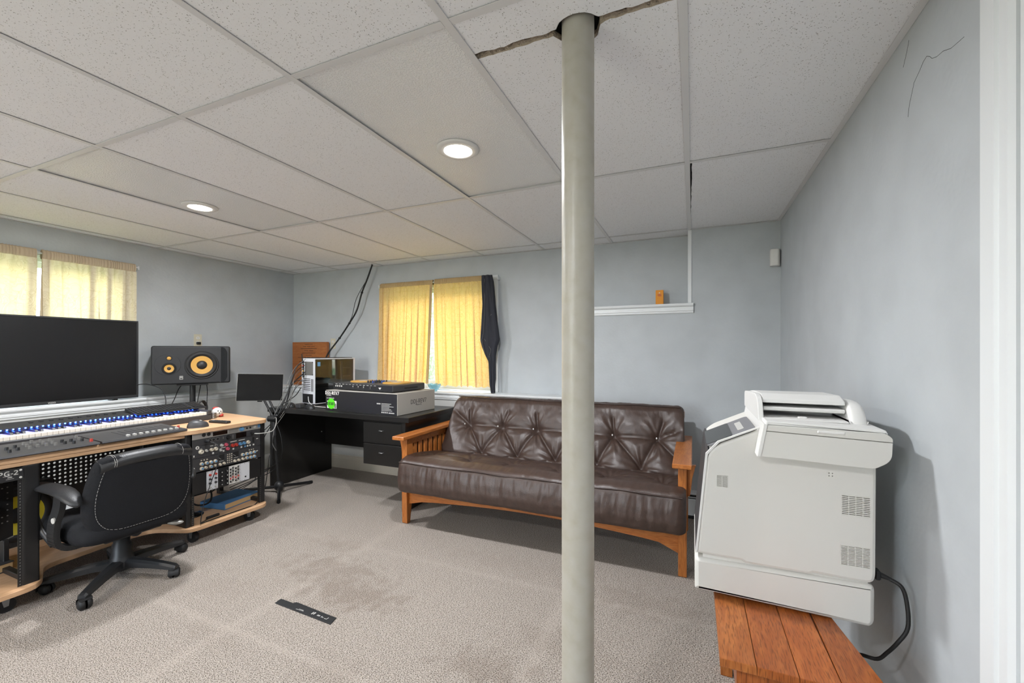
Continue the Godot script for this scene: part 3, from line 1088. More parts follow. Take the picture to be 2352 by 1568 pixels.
func build_futon():
	local()
	var fr = thing("wooden_futon", "honey oak futon frame with slatted mission arms and tapered legs", "futon frame", v3(-0.99, 0, -2.9))
	world_into(fr)
	var st
	for s in [0, 1]:
		var x0 = [-1.955, -0.075][s]
		var x1 = x0 + 0.045
		# front leg: runs from arm to floor, thinner and curved towards the foot
		T = Transform3D(FACE_X, v3(x0, 0, 0))
		obj("leg", slab(rounded([Vector2(2.535, 0.0), Vector2(2.572, 0.0), Vector2(2.59, 0.12), Vector2(2.612, 0.2), Vector2(2.60, 0.62), Vector2(2.53, 0.62), Vector2(2.53, 0.2)], 0.01), 0, 0.045, 0.003), "oak_up", fr)
		obj("leg", slab([Vector2(3.21, 0.0), Vector2(3.25, 0.0), Vector2(3.27, 0.2), Vector2(3.27, 0.62), Vector2(3.2, 0.62), Vector2(3.2, 0.2)], 0, 0.045, 0.003), "oak_up", fr)
		T = Transform3D.IDENTITY
		# arm board, long grain front to back
		var arm = obj("arm", cbox(v3(0, 0, 0), v3(0.86, 0.026, 0.10), 0.004), "oak", fr)
		arm.mesh = arm_mesh()
		arm.transform = fr.transform.affine_inverse() * Transform3D(Basis(v3(0, 1, 0), PI / 2), v3(x0 + 0.022, 0.633, -2.885))
		obj("arm_rail", box(v3(x0 + 0.01, 0.57, -3.2), v3(x1 - 0.01, 0.62, -2.6), 0.002), "oak", fr)
		obj("arm_rail", box(v3(x0 + 0.01, 0.26, -3.2), v3(x1 - 0.01, 0.32, -2.6), 0.002), "oak", fr)
		for k in 8:
			var z = -2.66 - k * 0.068
			obj("slat", box(v3(x0 + 0.014, 0.32, z - 0.017), v3(x1 - 0.014, 0.57, z + 0.017), 0.002), "oak_up", fr)
		# corbel on the outer side of the front leg
		var side = -1.0 if s == 0 else 1.0
		var xo = x0 if s == 0 else x1
		T = Transform3D(Basis.IDENTITY, v3(xo, 0, -2.575))
		obj("corbel", slab([Vector2(0, 0.62), Vector2(0, 0.44), Vector2(side * 0.016, 0.45), Vector2(side * 0.022, 0.49), Vector2(side * 0.028, 0.55), Vector2(side * 0.046, 0.62)], -0.014, 0.014, 0.002), "oak_up", fr)
		T = Transform3D.IDENTITY
	# arched front rail, back rail, deck and back posts
	var arch = [Vector2(-1.91, 0.14), Vector2(-1.80, 0.165)]
	for k in 13: arch.append(Vector2(lerpf(-1.7, -0.28, k / 12.0), 0.175 + 0.03 * sin(PI * k / 12.0)))
	arch += [Vector2(-0.18, 0.165), Vector2(-0.075, 0.12), Vector2(-0.075, 0.262), Vector2(-1.91, 0.262)]
	T = Transform3D(Basis.IDENTITY, v3(0, 0, -2.57))
	obj("front_rail", slab(arch, -0.012, 0.012, 0.002), "oak", fr)
	T = Transform3D.IDENTITY
	obj("back_rail", box(v3(-1.91, 0.2, -3.24), v3(-0.075, 0.27, -3.21), 0.003), "oak", fr)
	for k in 5:
		var x = -1.86 + k * 0.43
		obj("deck_slat", box(v3(x, 0.24, -3.2), v3(x + 0.06, 0.262, -2.585), 0.002), "oak", fr)
	for x in [-1.86, -0.12]:
		st = mb()
		T = Transform3D(Basis(v3(1, 0, 0), -0.32), v3(x, 0.3, -3.19))
		bx(st, v3(-0.025, 0, -0.02), v3(0.025, 0.53, 0.02), 0.003)
		obj("back_post", st, "oak_up", fr)
	T = Transform3D.IDENTITY
	obj("top_rail", box(v3(-1.9, 0.765, -3.372), v3(-0.055, 0.815, -3.347), 0.003), "oak", fr)
	local()
	# mattress
	var o = thing("futon_mattress", "dark brown tufted leather futon mattress folded into seat and back", "mattress", v3(-0.99, 0.27, -2.8))
	world_into(o)
	var seat = resample([Vector2(2.98, 0.40), Vector2(2.9, 0.30), Vector2(2.75, 0.268), Vector2(2.56, 0.266), Vector2(2.46, 0.258), Vector2(2.425, 0.275), Vector2(2.412, 0.33), Vector2(2.416, 0.40), Vector2(2.43, 0.462), Vector2(2.452, 0.487), Vector2(2.52, 0.507), Vector2(2.62, 0.507), Vector2(2.75, 0.49), Vector2(2.88, 0.465), Vector2(2.97, 0.44)], 96)
	var arc = 0.0
	var arcs = [0.0]
	for i in range(1, 96):
		arc += seat[i].distance_to(seat[i - 1])
		arcs.append(arc)
	var row = 0.0
	for i in 96:
		if seat[i].y > 0.44 and absf(seat[i].x - 2.72) < 0.012: row = arcs[i]
	var sb = []
	var cr = []
	for x in [-1.80, -1.47, -1.14, -0.81, -0.48, -0.17]: sb.append(Vector2(x, row))
	for k in 5: cr.append([sb[k], sb[k + 1]])
	for k in 6: cr.append([sb[k], sb[k] + Vector2(0.04 if k % 2 else -0.03, -0.12)])
	var share = []
	var wr = []
	for i in 96:
		var top = seat[i].y > 0.44 and seat[i].x > 2.45
		share.append(1.0 if top else 0.0)
		wr.append(0.0022 if seat[i].x < 2.44 and seat[i].y > 0.28 and seat[i].y < 0.46 else 0.0012 if top and seat[i].x < 2.56 else 0.0)
	obj("seat_cushion", padded(-1.928, -0.028, seat, share, sb, cr, 300, wr), "leather", o)
	var back = resample([Vector2(3.29, 0.80), Vector2(3.28, 0.855), Vector2(3.255, 0.868), Vector2(3.22, 0.86), Vector2(3.185, 0.835), Vector2(3.12, 0.74), Vector2(3.06, 0.64), Vector2(2.99, 0.53), Vector2(2.94, 0.46), Vector2(2.945, 0.425), Vector2(3.0, 0.40), Vector2(3.06, 0.43), Vector2(3.12, 0.50), Vector2(3.2, 0.62), Vector2(3.25, 0.70)], 96)
	arc = 0.0
	arcs = [0.0]
	for i in range(1, 96):
		arc += back[i].distance_to(back[i - 1])
		arcs.append(arc)
	var r1 = 0.0
	var r2 = 0.0
	for i in 55:
		if absf(back[i].y - 0.665) < 0.009 and back[i].x < 3.15: r1 = arcs[i]
		if absf(back[i].y - 0.49) < 0.009 and back[i].x < 3.05: r2 = arcs[i]
	var b1 = []
	var b2 = []
	for k in 6: b1.append(Vector2(-1.71 + 0.297 * k, r1))
	for k in 6: b2.append(Vector2(-1.545 + 0.305 * k, r2))
	cr = []
	for k in 5: cr.append([b1[k], b1[k + 1]])
	for k in 6:
		cr.append([b1[k], b2[k]])
		if k: cr.append([b1[k], b2[k - 1]])
		cr.append([b1[k], b1[k] + Vector2(0.035 if k % 2 else -0.02, r1 * 0.0 - 0.13)])
	cr.append([b1[0], Vector2(-1.90, r1 - 0.13)])
	cr.append([b1[5], Vector2(-0.05, r1 - 0.08)])
	share = []
	wr = []
	for i in 96:
		var face = i > 4 and arcs[i] < r2 + 0.06
		share.append(1.0 if face else 0.0)
		wr.append(0.0018 if face and back[i].y > 0.80 else 0.0)
	obj("back_cushion", padded(-1.895, -0.05, back, share, b1 + b2, cr, 300, wr), "leather", o)
	# piping along the seat's front edge and the back's upper edge
	for e in [[seat, 2.437, 0.472, -1.905, -0.05], [back, 3.215, 0.862, -1.87, -0.075]]:
		st = mb()
		var pts = []
		for k in 60:
			var x = lerpf(e[3], e[4], k / 59.0)
			pts.append(v3(x, e[2] + 0.003 * sin(x * 13.0), -e[1] + 0.003 + 0.002 * sin(x * 21.0)))
		tube(st, pts, 0.0045, 6)
		obj("piping", st, "piping", o)
	for b in b1:
		st = mb()
		T = Transform3D(Basis.IDENTITY, v3(b.x, 0.664, -3.03))
		blob(st, Vector3.ZERO, v3(0.005, 0.007, 0.004), 8, 6)
		obj("tuft_button", st, "white", o, "small white tuft tie")
	local()

func arm_mesh():
	var keepW = W
	W = Transform3D.IDENTITY
	var st = mb()
	bx(st, v3(-0.43, -0.013, -0.05), v3(0.43, 0.013, 0.05), 0.004)
	st.generate_normals()
	W = keepW
	return st.commit()

# ---------------------------------------------------------------- printer and its table
func build_printer_corner():
	local()
	var st
	var h = 0.472
	var o = thing("end_table", "wedge-shaped oiled wood end table of wide planks under the printer", "table", v3(0.23, 0, -1.55))
	world_into(o)
	# right edge of the top: x = 0.425 at z -1.205, 0.318 at z -1.9
	var edge = func(z): return lerpf(0.426, 0.316, (z + 1.205) / -0.695)
	var cuts = [0.064, 0.147, 0.237, 0.325]
	for k in 4:
		var x0 = cuts[k] + (0.0007 if k else 0.0)
		var p
		if k < 3: p = [Vector2(x0, 1.905), Vector2(x0, 1.207), Vector2(cuts[k + 1] - 0.0007, 1.207), Vector2(cuts[k + 1] - 0.0007, 1.905)]
		else: p = [Vector2(x0, 1.82), Vector2(x0, 1.207), Vector2(edge.call(-1.207), 1.207), Vector2(edge.call(-1.82), 1.82)]
		if k == 2: p[3] = Vector2(0.3165, 1.9)
		T = Transform3D(FLAT, v3(0, 0, 0))
		obj("plank", slab(p, h - 0.022, h, 0.0016), "plank_%d" % k, o)
	obj("apron", slab([Vector2(0.105, 1.245), Vector2(0.378, 1.245), Vector2(0.378, 1.265), Vector2(0.105, 1.265)], 0.36, h - 0.022, 0.002), "plank_1", o)
	obj("apron", slab([Vector2(0.105, 1.265), Vector2(0.125, 1.265), Vector2(0.125, 1.85), Vector2(0.105, 1.85)], 0.36, h - 0.022, 0.002), "plank_2", o)
	obj("apron", slab([Vector2(0.36, 1.265), Vector2(0.378, 1.265), Vector2(0.298, 1.85), Vector2(0.28, 1.85)], 0.36, h - 0.022, 0.002), "plank_3", o)
	for q in [[0.1, 1.24], [0.34, 1.24], [0.1, 1.83], [0.265, 1.83]]:
		obj("leg", slab([Vector2(q[0], q[1]), Vector2(q[0] + 0.04, q[1]), Vector2(q[0] + 0.04, q[1] + 0.04), Vector2(q[0], q[1] + 0.04)], 0, 0.36, 0.003), "oak_up", o)
	T = Transform3D.IDENTITY
	# printer, its left side towards the camera, its front towards the left
	o = thing("printer", "large off-white multifunction laser printer standing on the wooden end table", "printer", v3(0.24, h, -1.7))
	world_into(o)
	T = Transform3D(Basis.IDENTITY, v3(0, 0, 0))
	var z0 = -1.93
	var z1 = -1.5
	obj("paper_tray", slab(rounded([Vector2(0.006, h + 0.012), Vector2(0.462, h + 0.001), Vector2(0.474, h + 0.014), Vector2(0.475, 0.585), Vector2(0.468, 0.593), Vector2(0.014, 0.588), Vector2(0.006, 0.58)], [0.006, 0.006, 0.012, 0.02, 0.01, 0.006, 0.006]), z0, z1, 0.012, true), "printer", o, "lower off-white paper tray unit")
	obj("joint", slab(rect(0.03, 0.584, 0.46, 0.606), z0 + 0.012, z1 - 0.012), "printer", o)
	var body = rounded([Vector2(0.012, 0.602), Vector2(0.14, 0.601), Vector2(0.15, 0.594), Vector2(0.318, 0.594), Vector2(0.328, 0.6), Vector2(0.462, 0.597), Vector2(0.476, 0.61), Vector2(0.478, 0.99), Vector2(0.2, 1.02), Vector2(0.186, 1.013), Vector2(0.075, 0.96), Vector2(0.043, 0.93)], [0.006, 0, 0, 0, 0, 0.01, 0.02, 0.01, 0.01, 0.0, 0.02, 0.03])
	# body with real pockets behind the side vents
	var holes = [[0.070, 0.826, 0.102, 0.862], [0.396, 0.786, 0.462, 0.842], [0.394, 0.641, 0.462, 0.697]]
	for q in [[0.366, 0.893], [0.374, 0.893], [0.366, 0.901], [0.374, 0.901]]: holes.append([q[0] - 0.0014, q[1] - 0.0014, q[0] + 0.0014, q[1] + 0.0014])
	st = mb()
	prism(st, body, z0, z1, 0.009, false, holes)
	obj("body", st, "printer", o)
	# dark glossy front cover strip on the narrow front
	T = Transform3D(Basis.IDENTITY, Vector3.ZERO)
	obj("front_panel", slab([Vector2(0.008, 0.60), Vector2(0.013, 0.60), Vector2(0.044, 0.925), Vector2(0.05, 0.938), Vector2(0.045, 0.941), Vector2(0.04, 0.925)], z0 + 0.012, z1 - 0.008, 0.002), "dark_grey", o, "dark grey front cover")
	obj("front_edge", slab([Vector2(0.008, 0.604), Vector2(0.014, 0.604), Vector2(0.045, 0.925), Vector2(0.078, 0.966), Vector2(0.19, 1.02), Vector2(0.188, 1.024), Vector2(0.073, 0.970), Vector2(0.038, 0.928)], z1 - 0.008, z1 + 0.001, 0.0006), "printer_light", o)
	# control panel on the slope
	var slope = Transform3D(Basis(v3(0.9, 0.436, 0).normalized(), v3(-0.436, 0.9, 0).normalized(), v3(0, 0, 1)), v3(0.075, 0.962, 0))
	T = slope * Transform3D(FLAT, Vector3.ZERO)
	obj("control_panel", slab(rect(-0.034, 1.506, 0.12, 1.765, 0.02), 0.0, 0.006, 0.002), "panel_grey", o, "grey control panel on the sloping front")
	obj("dark_window", slab(rect(-0.034, 1.514, 0.05, 1.759, 0.012), 0.006, 0.0075, 0.0005), "gloss_black", o, "glossy black window")
	obj("display", slab(rect(0.07, 1.56, 0.09, 1.70, 0.002), 0.006, 0.0072, 0.0003), "light_grey", o, "pale display strip")
	T = Transform3D.IDENTITY
	# scanner head, deeper than the body, and the document feeder on it
	obj("scanner_head", slab(rounded([Vector2(0.184, 0.945), Vector2(0.455, 0.936), Vector2(0.492, 0.96), Vector2(0.494, 1.0095), Vector2(0.199, 1.02)], [0.0, 0.01, 0.02, 0.0, 0.0]), z0 + 0.02, -1.445, 0.0015), "printer", o)
	obj("head_trim", slab([Vector2(0.176, 0.945), Vector2(0.186, 0.945), Vector2(0.203, 1.04), Vector2(0.193, 1.042)], z0 + 0.02, -1.441, 0.0015), "printer_light", o)
	obj("lid_edge", slab(rounded([Vector2(0.1995, 1.0216), Vector2(0.494, 1.0111), Vector2(0.494, 1.022), Vector2(0.48, 1.034), Vector2(0.2, 1.038)], [0.0, 0.0, 0.006, 0.006, 0.0]), z0 + 0.02, -1.445, 0.0015), "printer", o)
	obj("lid", slab(rounded([Vector2(0.198, 1.036), Vector2(0.488, 1.03), Vector2(0.482, 1.042), Vector2(0.2, 1.05)], 0.004), z0 + 0.02, -1.452, 0.004), "printer_light", o)
	# feeder: a low hood with a slot facing the camera
	T = Transform3D(FACE_X, Vector3.ZERO)
	var hood = rounded([Vector2(1.92, 1.04), Vector2(1.92, 1.10), Vector2(1.80, 1.112), Vector2(1.62, 1.118), Vector2(1.575, 1.104), Vector2(1.57, 1.092), Vector2(1.60, 1.0905), Vector2(1.70, 1.0905), Vector2(1.70, 1.04)], 0.003)
	obj("feeder_hood", slab(hood, 0.205, 0.425, 0.004), "printer_light", o)
	var cheek = rounded([Vector2(1.92, 1.04), Vector2(1.92, 1.10), Vector2(1.62, 1.118), Vector2(1.56, 1.106), Vector2(1.525, 1.04)], [0.01, 0.02, 0.02, 0.03, 0.004])
	obj("feeder_side", slab(cheek, 0.19, 0.205, 0.002), "printer_light", o)
	obj("feeder_side", slab(rounded([Vector2(1.92, 1.04), Vector2(1.92, 1.09), Vector2(1.62, 1.105), Vector2(1.56, 1.096), Vector2(1.525, 1.04)], [0.01, 0.03, 0.03, 0.03, 0.004]), 0.425, 0.468, 0.012, true), "printer_light", o)
	T = Transform3D.IDENTITY
	obj("feed_bridge", box(v3(0.207, 1.068, -1.699), v3(0.423, 1.080, -1.565), 0.003), "printer_light", o)
	obj("output_stop", box(v3(0.30, 1.044, -1.57), v3(0.325, 1.054, -1.55), 0.003), "printer_light", o)
	obj("output_lip", box(v3(0.21, 1.044, -1.605), v3(0.42, 1.05, -1.52), 0.002), "printer_light", o)
	obj("lid_catch", box(v3(0.325, 1.024, -1.448), v3(0.39, 1.032, -1.4415), 0.002), "printer_light", o)
	# louvres
	for q in [[0.070, 0.826, 0.102, 0.862, 15, 2], [0.396, 0.786, 0.462, 0.842, 11, 4], [0.394, 0.641, 0.462, 0.697, 14, 4]]:
		var g = obj("vent", frame_shape(q[0] - 0.0015, q[1] - 0.0015, q[2] + 0.0015, q[3] + 0.0015, 0.0015, z1 - 0.004, z1 + 0.0004, 0.0015), "printer", o, "slotted side vent")
		var sh = (q[3] - q[1]) / q[4]
		for k in q[4] + 1:
			obj("louvre", box(v3(q[0] - 0.001, q[1] + k * sh - sh * 0.3, z1 - 0.002), v3(q[2] + 0.001, q[1] + k * sh + sh * 0.3, z1 + 0.0012), 0.0003), "printer", g)
		for k in q[5] + 1:
			var x = lerpf(q[0], q[2], float(k) / q[5])
			obj("louvre", box(v3(x - 0.001, q[1], z1 - 0.002), v3(x + 0.001, q[3], z1 + 0.0011), 0.0003), "printer", g)
	st = mb()
	tube(st, [v3(0.477, 0.905, -1.56), v3(0.487, 0.903, -1.56), v3(0.488, 0.893, -1.56), v3(0.483, 0.889, -1.56), v3(0.488, 0.884, -1.56), v3(0.486, 0.872, -1.56), v3(0.477, 0.871, -1.56)], 0.0016, 6)
	obj("clip", st, "white", o)
	local()
	# power lead
	o = thing("printer_cable", "thick black power cord from the back of the printer down behind the table", "cord", v3(0.51, 0.62, -1.53))
	world_into(o)
	st = mb()
	bx(st, v3(0.4785, 0.605, -1.54), v3(0.492, 0.632, -1.515), 0.003)
	cyl(st, v3(0.492, 0.618, -1.527), v3(0.515, 0.612, -1.522), 0.008, 0.0045, 12)
	obj("plug", st, "rubber", o)
	obj("lead", cable([v3(0.513, 0.612, -1.522), v3(0.535, 0.60, -1.51), v3(0.543, 0.56, -1.50), v3(0.541, 0.50, -1.49), v3(0.52, 0.455, -1.49), v3(0.50, 0.415, -1.50), v3(0.48, 0.385, -1.51), v3(0.445, 0.375, -1.53), v3(0.42, 0.34, -1.57), v3(0.42, 0.2, -1.6), v3(0.44, 0.02, -1.65)], 0.0052), "rubber", o)
	local()

# ---------------------------------------------------------------- black corner desk and what stands on it
func build_black_desk():
	local()
	var st
	var o = thing("office_desk", "black laminate desk with two drawers in the far corner", "desk", v3(-2.8, 0, -3.05))
	world_into(o)
	obj("desktop", box(v3(-3.592, 0.70, -3.42), v3(-2.02, 0.74, -2.695), 0.003), "laminate", o)
	obj("side_panel", box(v3(-3.59, 0, -3.415), v3(-3.556, 0.70, -2.72), 0.002), "laminate", o)
	obj("side_panel", box(v3(-2.09, 0, -3.415), v3(-2.056, 0.70, -2.705), 0.002), "laminate", o)
	obj("modesty_panel", box(v3(-3.556, 0.29, -3.345), v3(-2.09, 0.70, -3.327), 0.001), "laminate", o)
	obj("pedestal", box(v3(-2.48, 0.338, -3.32), v3(-2.092, 0.70, -2.728), 0.001), "laminate", o)
	for k in 2:
		var y = [0.514, 0.338][k]
		var d = obj("drawer", box(v3(-2.478, y + 0.002, -2.728), v3(-2.094, y + 0.168, -2.71), 0.002), "laminate", o)
		st = mb()
		tube(st, curve([v3(-2.31, y + 0.105, -2.71), v3(-2.308, y + 0.105, -2.698), v3(-2.292, y + 0.105, -2.694), v3(-2.276, y + 0.105, -2.698), v3(-2.274, y + 0.105, -2.71)], 4), 0.004, 8)
		obj("handle", st, "steel", d, "small metal pull")
	st = mb()
	cyl(st, v3(-3.5555, 0.42, -3.28), v3(-3.553, 0.42, -3.28), 0.006, 0.006, 10)
	obj("cap", st, "light_grey", o)
	local()
	# carton, slightly turned
	var top = 0.74
	var turn = deg_to_rad(-3.2)
	o = thing("carton", "black and grey equipment carton lettered DDJ-REV7 on the black desk", "box", v3(-2.545, top, -3.0), turn)
	obj("carton_body", box(v3(-0.405, 0.0005, -0.245), v3(0.405, 0.176, 0.245), 0.003), "carton", o)
	obj("front_print", box(v3(-0.402, 0.002, 0.2445), v3(0.402, 0.172, 0.2458), 0.0), "carton_black", o, "black printed front panel")
	words("DDJ-REV7", 0.028, 0.0004, "paper", o, Transform3D(Basis.IDENTITY, v3(-0.325, 0.152, 0.2462)), "lettering", true)
	words("Pioneer DJ", 0.009, 0.0004, "paper", o, Transform3D(Basis.IDENTITY, v3(-0.364, 0.132, 0.2462)))
	words("DDJ-REV7", 0.036, 0.0004, "carton_black", o, Transform3D(Basis(v3(0, 1, 0), PI / 2), v3(0.4053, 0.095, -0.02)))
	words("Pioneer DJ", 0.011, 0.0004, "carton_black", o, Transform3D(Basis(v3(0, 1, 0), PI / 2), v3(0.4053, 0.066, -0.02)))
	words("DJ CONTROLLER", 0.009, 0.0004, "paper", o, Transform3D(Basis.IDENTITY, v3(-0.345, 0.108, 0.2462)))
	st = mb()
	prism(st, rect(-0.385, 0.02, -0.27, 0.085), 0.2458, 0.2462)
	obj("label_sheet", st, "paper", o, "white shipping label")
	st = mb()
	prism(st, rect(-0.295, 0.022, -0.275, 0.06), 0.2462, 0.2465)
	obj("label_print", st, "mid_grey", o)
	st = mb()
	prism(st, disc(-0.335, 0.06, 0.046, 36), 0.2463, 0.2469)
	var stick = obj("sticker", st, "green", o, "round bright green sticker")
	words("DEMO", 0.026, 0.0004, "carton_black", stick, Transform3D(Basis.IDENTITY, v3(-0.335, 0.06, 0.2471)), "lettering", true)
	st = mb()
	var rng = RandomNumberGenerator.new()
	rng.seed = 2
	for k in 6:
		prism(st, rect(0.24, 0.035 + k * 0.011, 0.24 + rng.randf_range(0.07, 0.13), 0.039 + k * 0.011), 0.2458, 0.2462)
	prism(st, rect(0.19, 0.085, 0.23, 0.094), 0.2458, 0.2462)
	for k in 4: prism(st, rect(0.24 + k * 0.018, 0.016, 0.252 + k * 0.018, 0.027), 0.2458, 0.2462)
	prism(st, rect(0.315, 0.016, 0.375, 0.024), 0.2458, 0.2462)
	obj("fine_print", st, "light_grey", o, "small white printed lines")
	# turntable-style controller on the carton
	o = thing("dj_controller", "black and slate two-platter controller lying on the carton", "controller", v3(-2.565, top + 0.1765, -3.0), turn + deg_to_rad(-3.0))
	var cw = 0.36
	obj("chassis", box(v3(-cw, 0.006, -0.195), v3(cw, 0.062, 0.195), 0.006), "dark_grey", o)
	obj("front_plate", box(v3(-cw + 0.004, 0.008, 0.194), v3(cw - 0.004, 0.058, 0.1965), 0.001), "black_plastic", o)
	for x in [-0.2, 0.2]:
		for z in [-0.14, 0.14]:
			st = mb()
			cyl(st, v3(x, 0, z), v3(x, 0.006, z), 0.015, 0.015, 12)
			obj("foot", st, "rubber", o)
	for s in [-1.0, 1.0]:
		st = mb()
		T = Transform3D(Basis.IDENTITY, v3(s * 0.2, 0.062, -0.01))
		lathe(st, [Vector2(0.118, 0), Vector2(0.118, 0.007), Vector2(0.112, 0.0095), Vector2(0.03, 0.0095), Vector2(0, 0.0095)], 36, true)
		var pl = obj("platter", st, "cone", o, "flat golden platter")
		st = mb()
		lathe(st, [Vector2(0.045, 0.0095), Vector2(0.045, 0.0107), Vector2(0.0, 0.0107)], 24, true)
		obj("platter_label", st, "light_grey", pl)
		T = Transform3D.IDENTITY
	st = mb()
	bx(st, v3(-0.06, 0.062, -0.16), v3(0.06, 0.07, -0.06), 0.002)
	obj("display", st, "blue", o, "small blue-grey display")
	for k in 14:
		var x = -0.06 + (k % 5) * 0.03
		var z = -0.03 + int(k / 5.0) * 0.05
		st = mb()
		cyl(st, v3(x, 0.062, z), v3(x, 0.082, z), 0.008, 0.0065, 10)
		obj("knob", st, "black_plastic" if k % 3 else "knob_blue", o)
	for k in 8:
		var x = [-0.32, -0.296, -0.27, -0.245, -0.1, -0.035, 0.03, 0.11][k]
		st = mb()
		cyl(st, v3(x, 0.034, 0.1962), v3(x, 0.034, 0.2), 0.007 if k < 4 else 0.012, -1, 14)
		obj("front_knob", st, "light_grey" if k < 4 else "dark_grey", o)
	st = mb()
	for k in 12: prism(st, rect(-0.325 + k * 0.043, 0.05, -0.3 + k * 0.043, 0.0525), 0.1965, 0.1968)
	for k in 3: prism(st, disc(-0.1 + k * 0.065, 0.037, 0.004, 8), 0.2, 0.2003)
	prism(st, [Vector2(0.2, 0.038), Vector2(0.22, 0.022), Vector2(0.235, 0.04)], 0.1965, 0.1968)
	obj("front_print", st, "paper", o, "white printed legends")
	obj("side_slot", box(v3(cw - 0.001, 0.024, -0.1), v3(cw + 0.0006, 0.036, 0.06), 0), "rubber", o)
	# computer tower
	o = thing("computer_tower", "white computer tower with smoked glass side, its back towards the room", "computer", v3(-3.365, top, -3.2), deg_to_rad(-8.7))
	var w = 0.107
	var d = 0.225
	var hh = 0.447
	# back is at +z; the glass side at +x
	obj("case_shell", open_case(w, d, hh), "case_white", o)
	obj("glass_side", box(v3(w - 0.003, 0.02, -d + 0.02), v3(w + 0.001, hh - 0.012, d - 0.004), 0.001), "smoked", o, "smoked glass side panel")
	obj("top_mesh", box(v3(-w + 0.015, hh, -d + 0.02), v3(w - 0.015, hh + 0.006, d - 0.02), 0.002), "soft_black", o)
	for x in [-w + 0.02, w - 0.02]:
		for z in [-d + 0.03, d - 0.03]: obj("foot", box(v3(x - 0.012, 0, z - 0.012), v3(x + 0.012, 0.012, z + 0.012), 0.002), "rubber", o)
	# back face details
	obj("port_panel", box(v3(-w + 0.012, 0.26, d), v3(-w + 0.04, 0.42, d + 0.002), 0), "black_metal", o)
	for k in 6: obj("port", box(v3(-w + 0.016, 0.27 + k * 0.024, d + 0.001), v3(-w + 0.034, 0.284 + k * 0.024, d + 0.005), 0.001), ["steel", "rubber", "cone", "steel", "red", "steel"][k], o)
	obj("fan_grille", box(v3(-w + 0.055, 0.285, d), v3(w - 0.03, 0.415, d + 0.002), 0), "mid_grey", o, "grey perforated fan grille")
	for q in [[-w + 0.06, 0.29], [w - 0.035, 0.29], [-w + 0.06, 0.41], [w - 0.035, 0.41]]:
		st = mb()
		cyl(st, v3(q[0], q[1], d + 0.001), v3(q[0], q[1], d + 0.005), 0.005, -1, 8)
		obj("screw", st, "black_metal", o)
	for k in 7:
		obj("slot_cover", box(v3(-w + 0.03, 0.13 + k * 0.0175, d), v3(w - 0.075, 0.14 + k * 0.0175, d + 0.003), 0.0005), "case_white", o)
		obj("slot_gap", box(v3(-w + 0.03, 0.1405 + k * 0.0175, d), v3(w - 0.075, 0.147 + k * 0.0175, d + 0.0008), 0), "rubber", o)
	for k in 2: obj("upright_slot", box(v3(w - 0.06 + k * 0.02, 0.13, d), v3(w - 0.05 + k * 0.02, 0.25, d + 0.0008), 0), "rubber", o)
	obj("power_supply", box(v3(-w + 0.02, 0.02, d), v3(w - 0.03, 0.105, d + 0.003), 0.001), "black_metal", o)
	# inside, behind the glass
	obj("mainboard", box(v3(-w + 0.02, 0.15, -0.12), v3(-w + 0.026, hh - 0.03, d - 0.02), 0), "dark_grey", o)
	obj("graphics_card", box(v3(-w + 0.03, 0.2, -0.08), v3(w - 0.05, 0.235, d - 0.02), 0.003), "light_grey", o)
	obj("cooler", box(v3(-w + 0.03, 0.27, 0.03), v3(w - 0.06, 0.38, 0.13), 0.003), "mid_grey", o)
	for k in 3: obj("drive_frame", box(v3(w - 0.06, 0.17 + k * 0.085, -d + 0.04), v3(w - 0.02, 0.185 + k * 0.085, -d + 0.13), 0.002), "case_white", o)
	obj("drive_frame", box(v3(w - 0.05, 0.15, -d + 0.12), v3(w - 0.04, hh - 0.04, -d + 0.135), 0.002), "case_white", o)
	obj("shroud", box(v3(-w + 0.02, 0.02, -d + 0.03), v3(w - 0.012, 0.125, d - 0.02), 0.002), "soft_black", o)
	obj("sticker", box(v3(w + 0.001, hh - 0.075, d - 0.055), v3(w + 0.0016, hh - 0.035, d - 0.025), 0), "blue", o, "small light blue energy sticker")
	st = mb()
	cyl(st, v3(-w + 0.02, 0.40, d + 0.004), v3(-w + 0.02, 0.49, d + 0.012), 0.006, 0.004, 10)
	obj("antenna", st, "rubber", o)
	# slotted wooden panel on the wall behind
	o = thing("acoustic_panel", "orange-brown wooden panel with rows of dark slots leaning in the corner", "acoustic panel", v3(-4.08, 0.866, -3.605), deg_to_rad(3))
	obj("board", box(v3(-0.255, 0, -0.02), v3(0.255, 0.495, 0.02), 0.003), "walnut", o)
	var rows = [[0.12], [0.05, 0.05, 0.05], [0.24], [0.06, 0.06], [0.2], [0.09], [0.12, 0.05, 0.12], [0.17], [0.045, 0.045, 0.045, 0.045, 0.045], [0.15], [0.1, 0.1], [0.2], [0.06, 0.12, 0.06], [0.14], [0.24], [0.05, 0.05], [0.2]]
	for k in rows.size():
		var tot = 0.0
		for x in rows[k]: tot += x + 0.015
		var x = -tot / 2
		for l in rows[k]:
			obj("slot", box(v3(x, 0.468 - k * 0.0255, 0.0198), v3(x + l, 0.4725 - k * 0.0255, 0.0206), 0), "rubber", o)
			x += l + 0.015
	# two mice and a little receiver on the desk
	for k in 2:
		o = thing("computer_mouse", ["black computer mouse at the desk's left corner beside the tower", "black computer mouse nearest the printed carton"][k], "mouse", [v3(-3.44, top, -2.82), v3(-3.16, top, -2.79)][k], [1.2, 1.35][k], "mice on the black desk")
		obj("mouse_body", mouse_shape(0.034, 0.034, 0.062), "black_plastic", o)
		st = mb()
		T = Transform3D(Basis.IDENTITY, v3(0, 0.029, -0.03))
		cyl(st, v3(-0.003, 0, 0), v3(0.003, 0, 0), 0.007, -1, 12)
		obj("scroll_wheel", st, "dark_grey", o)
		T = Transform3D.IDENTITY
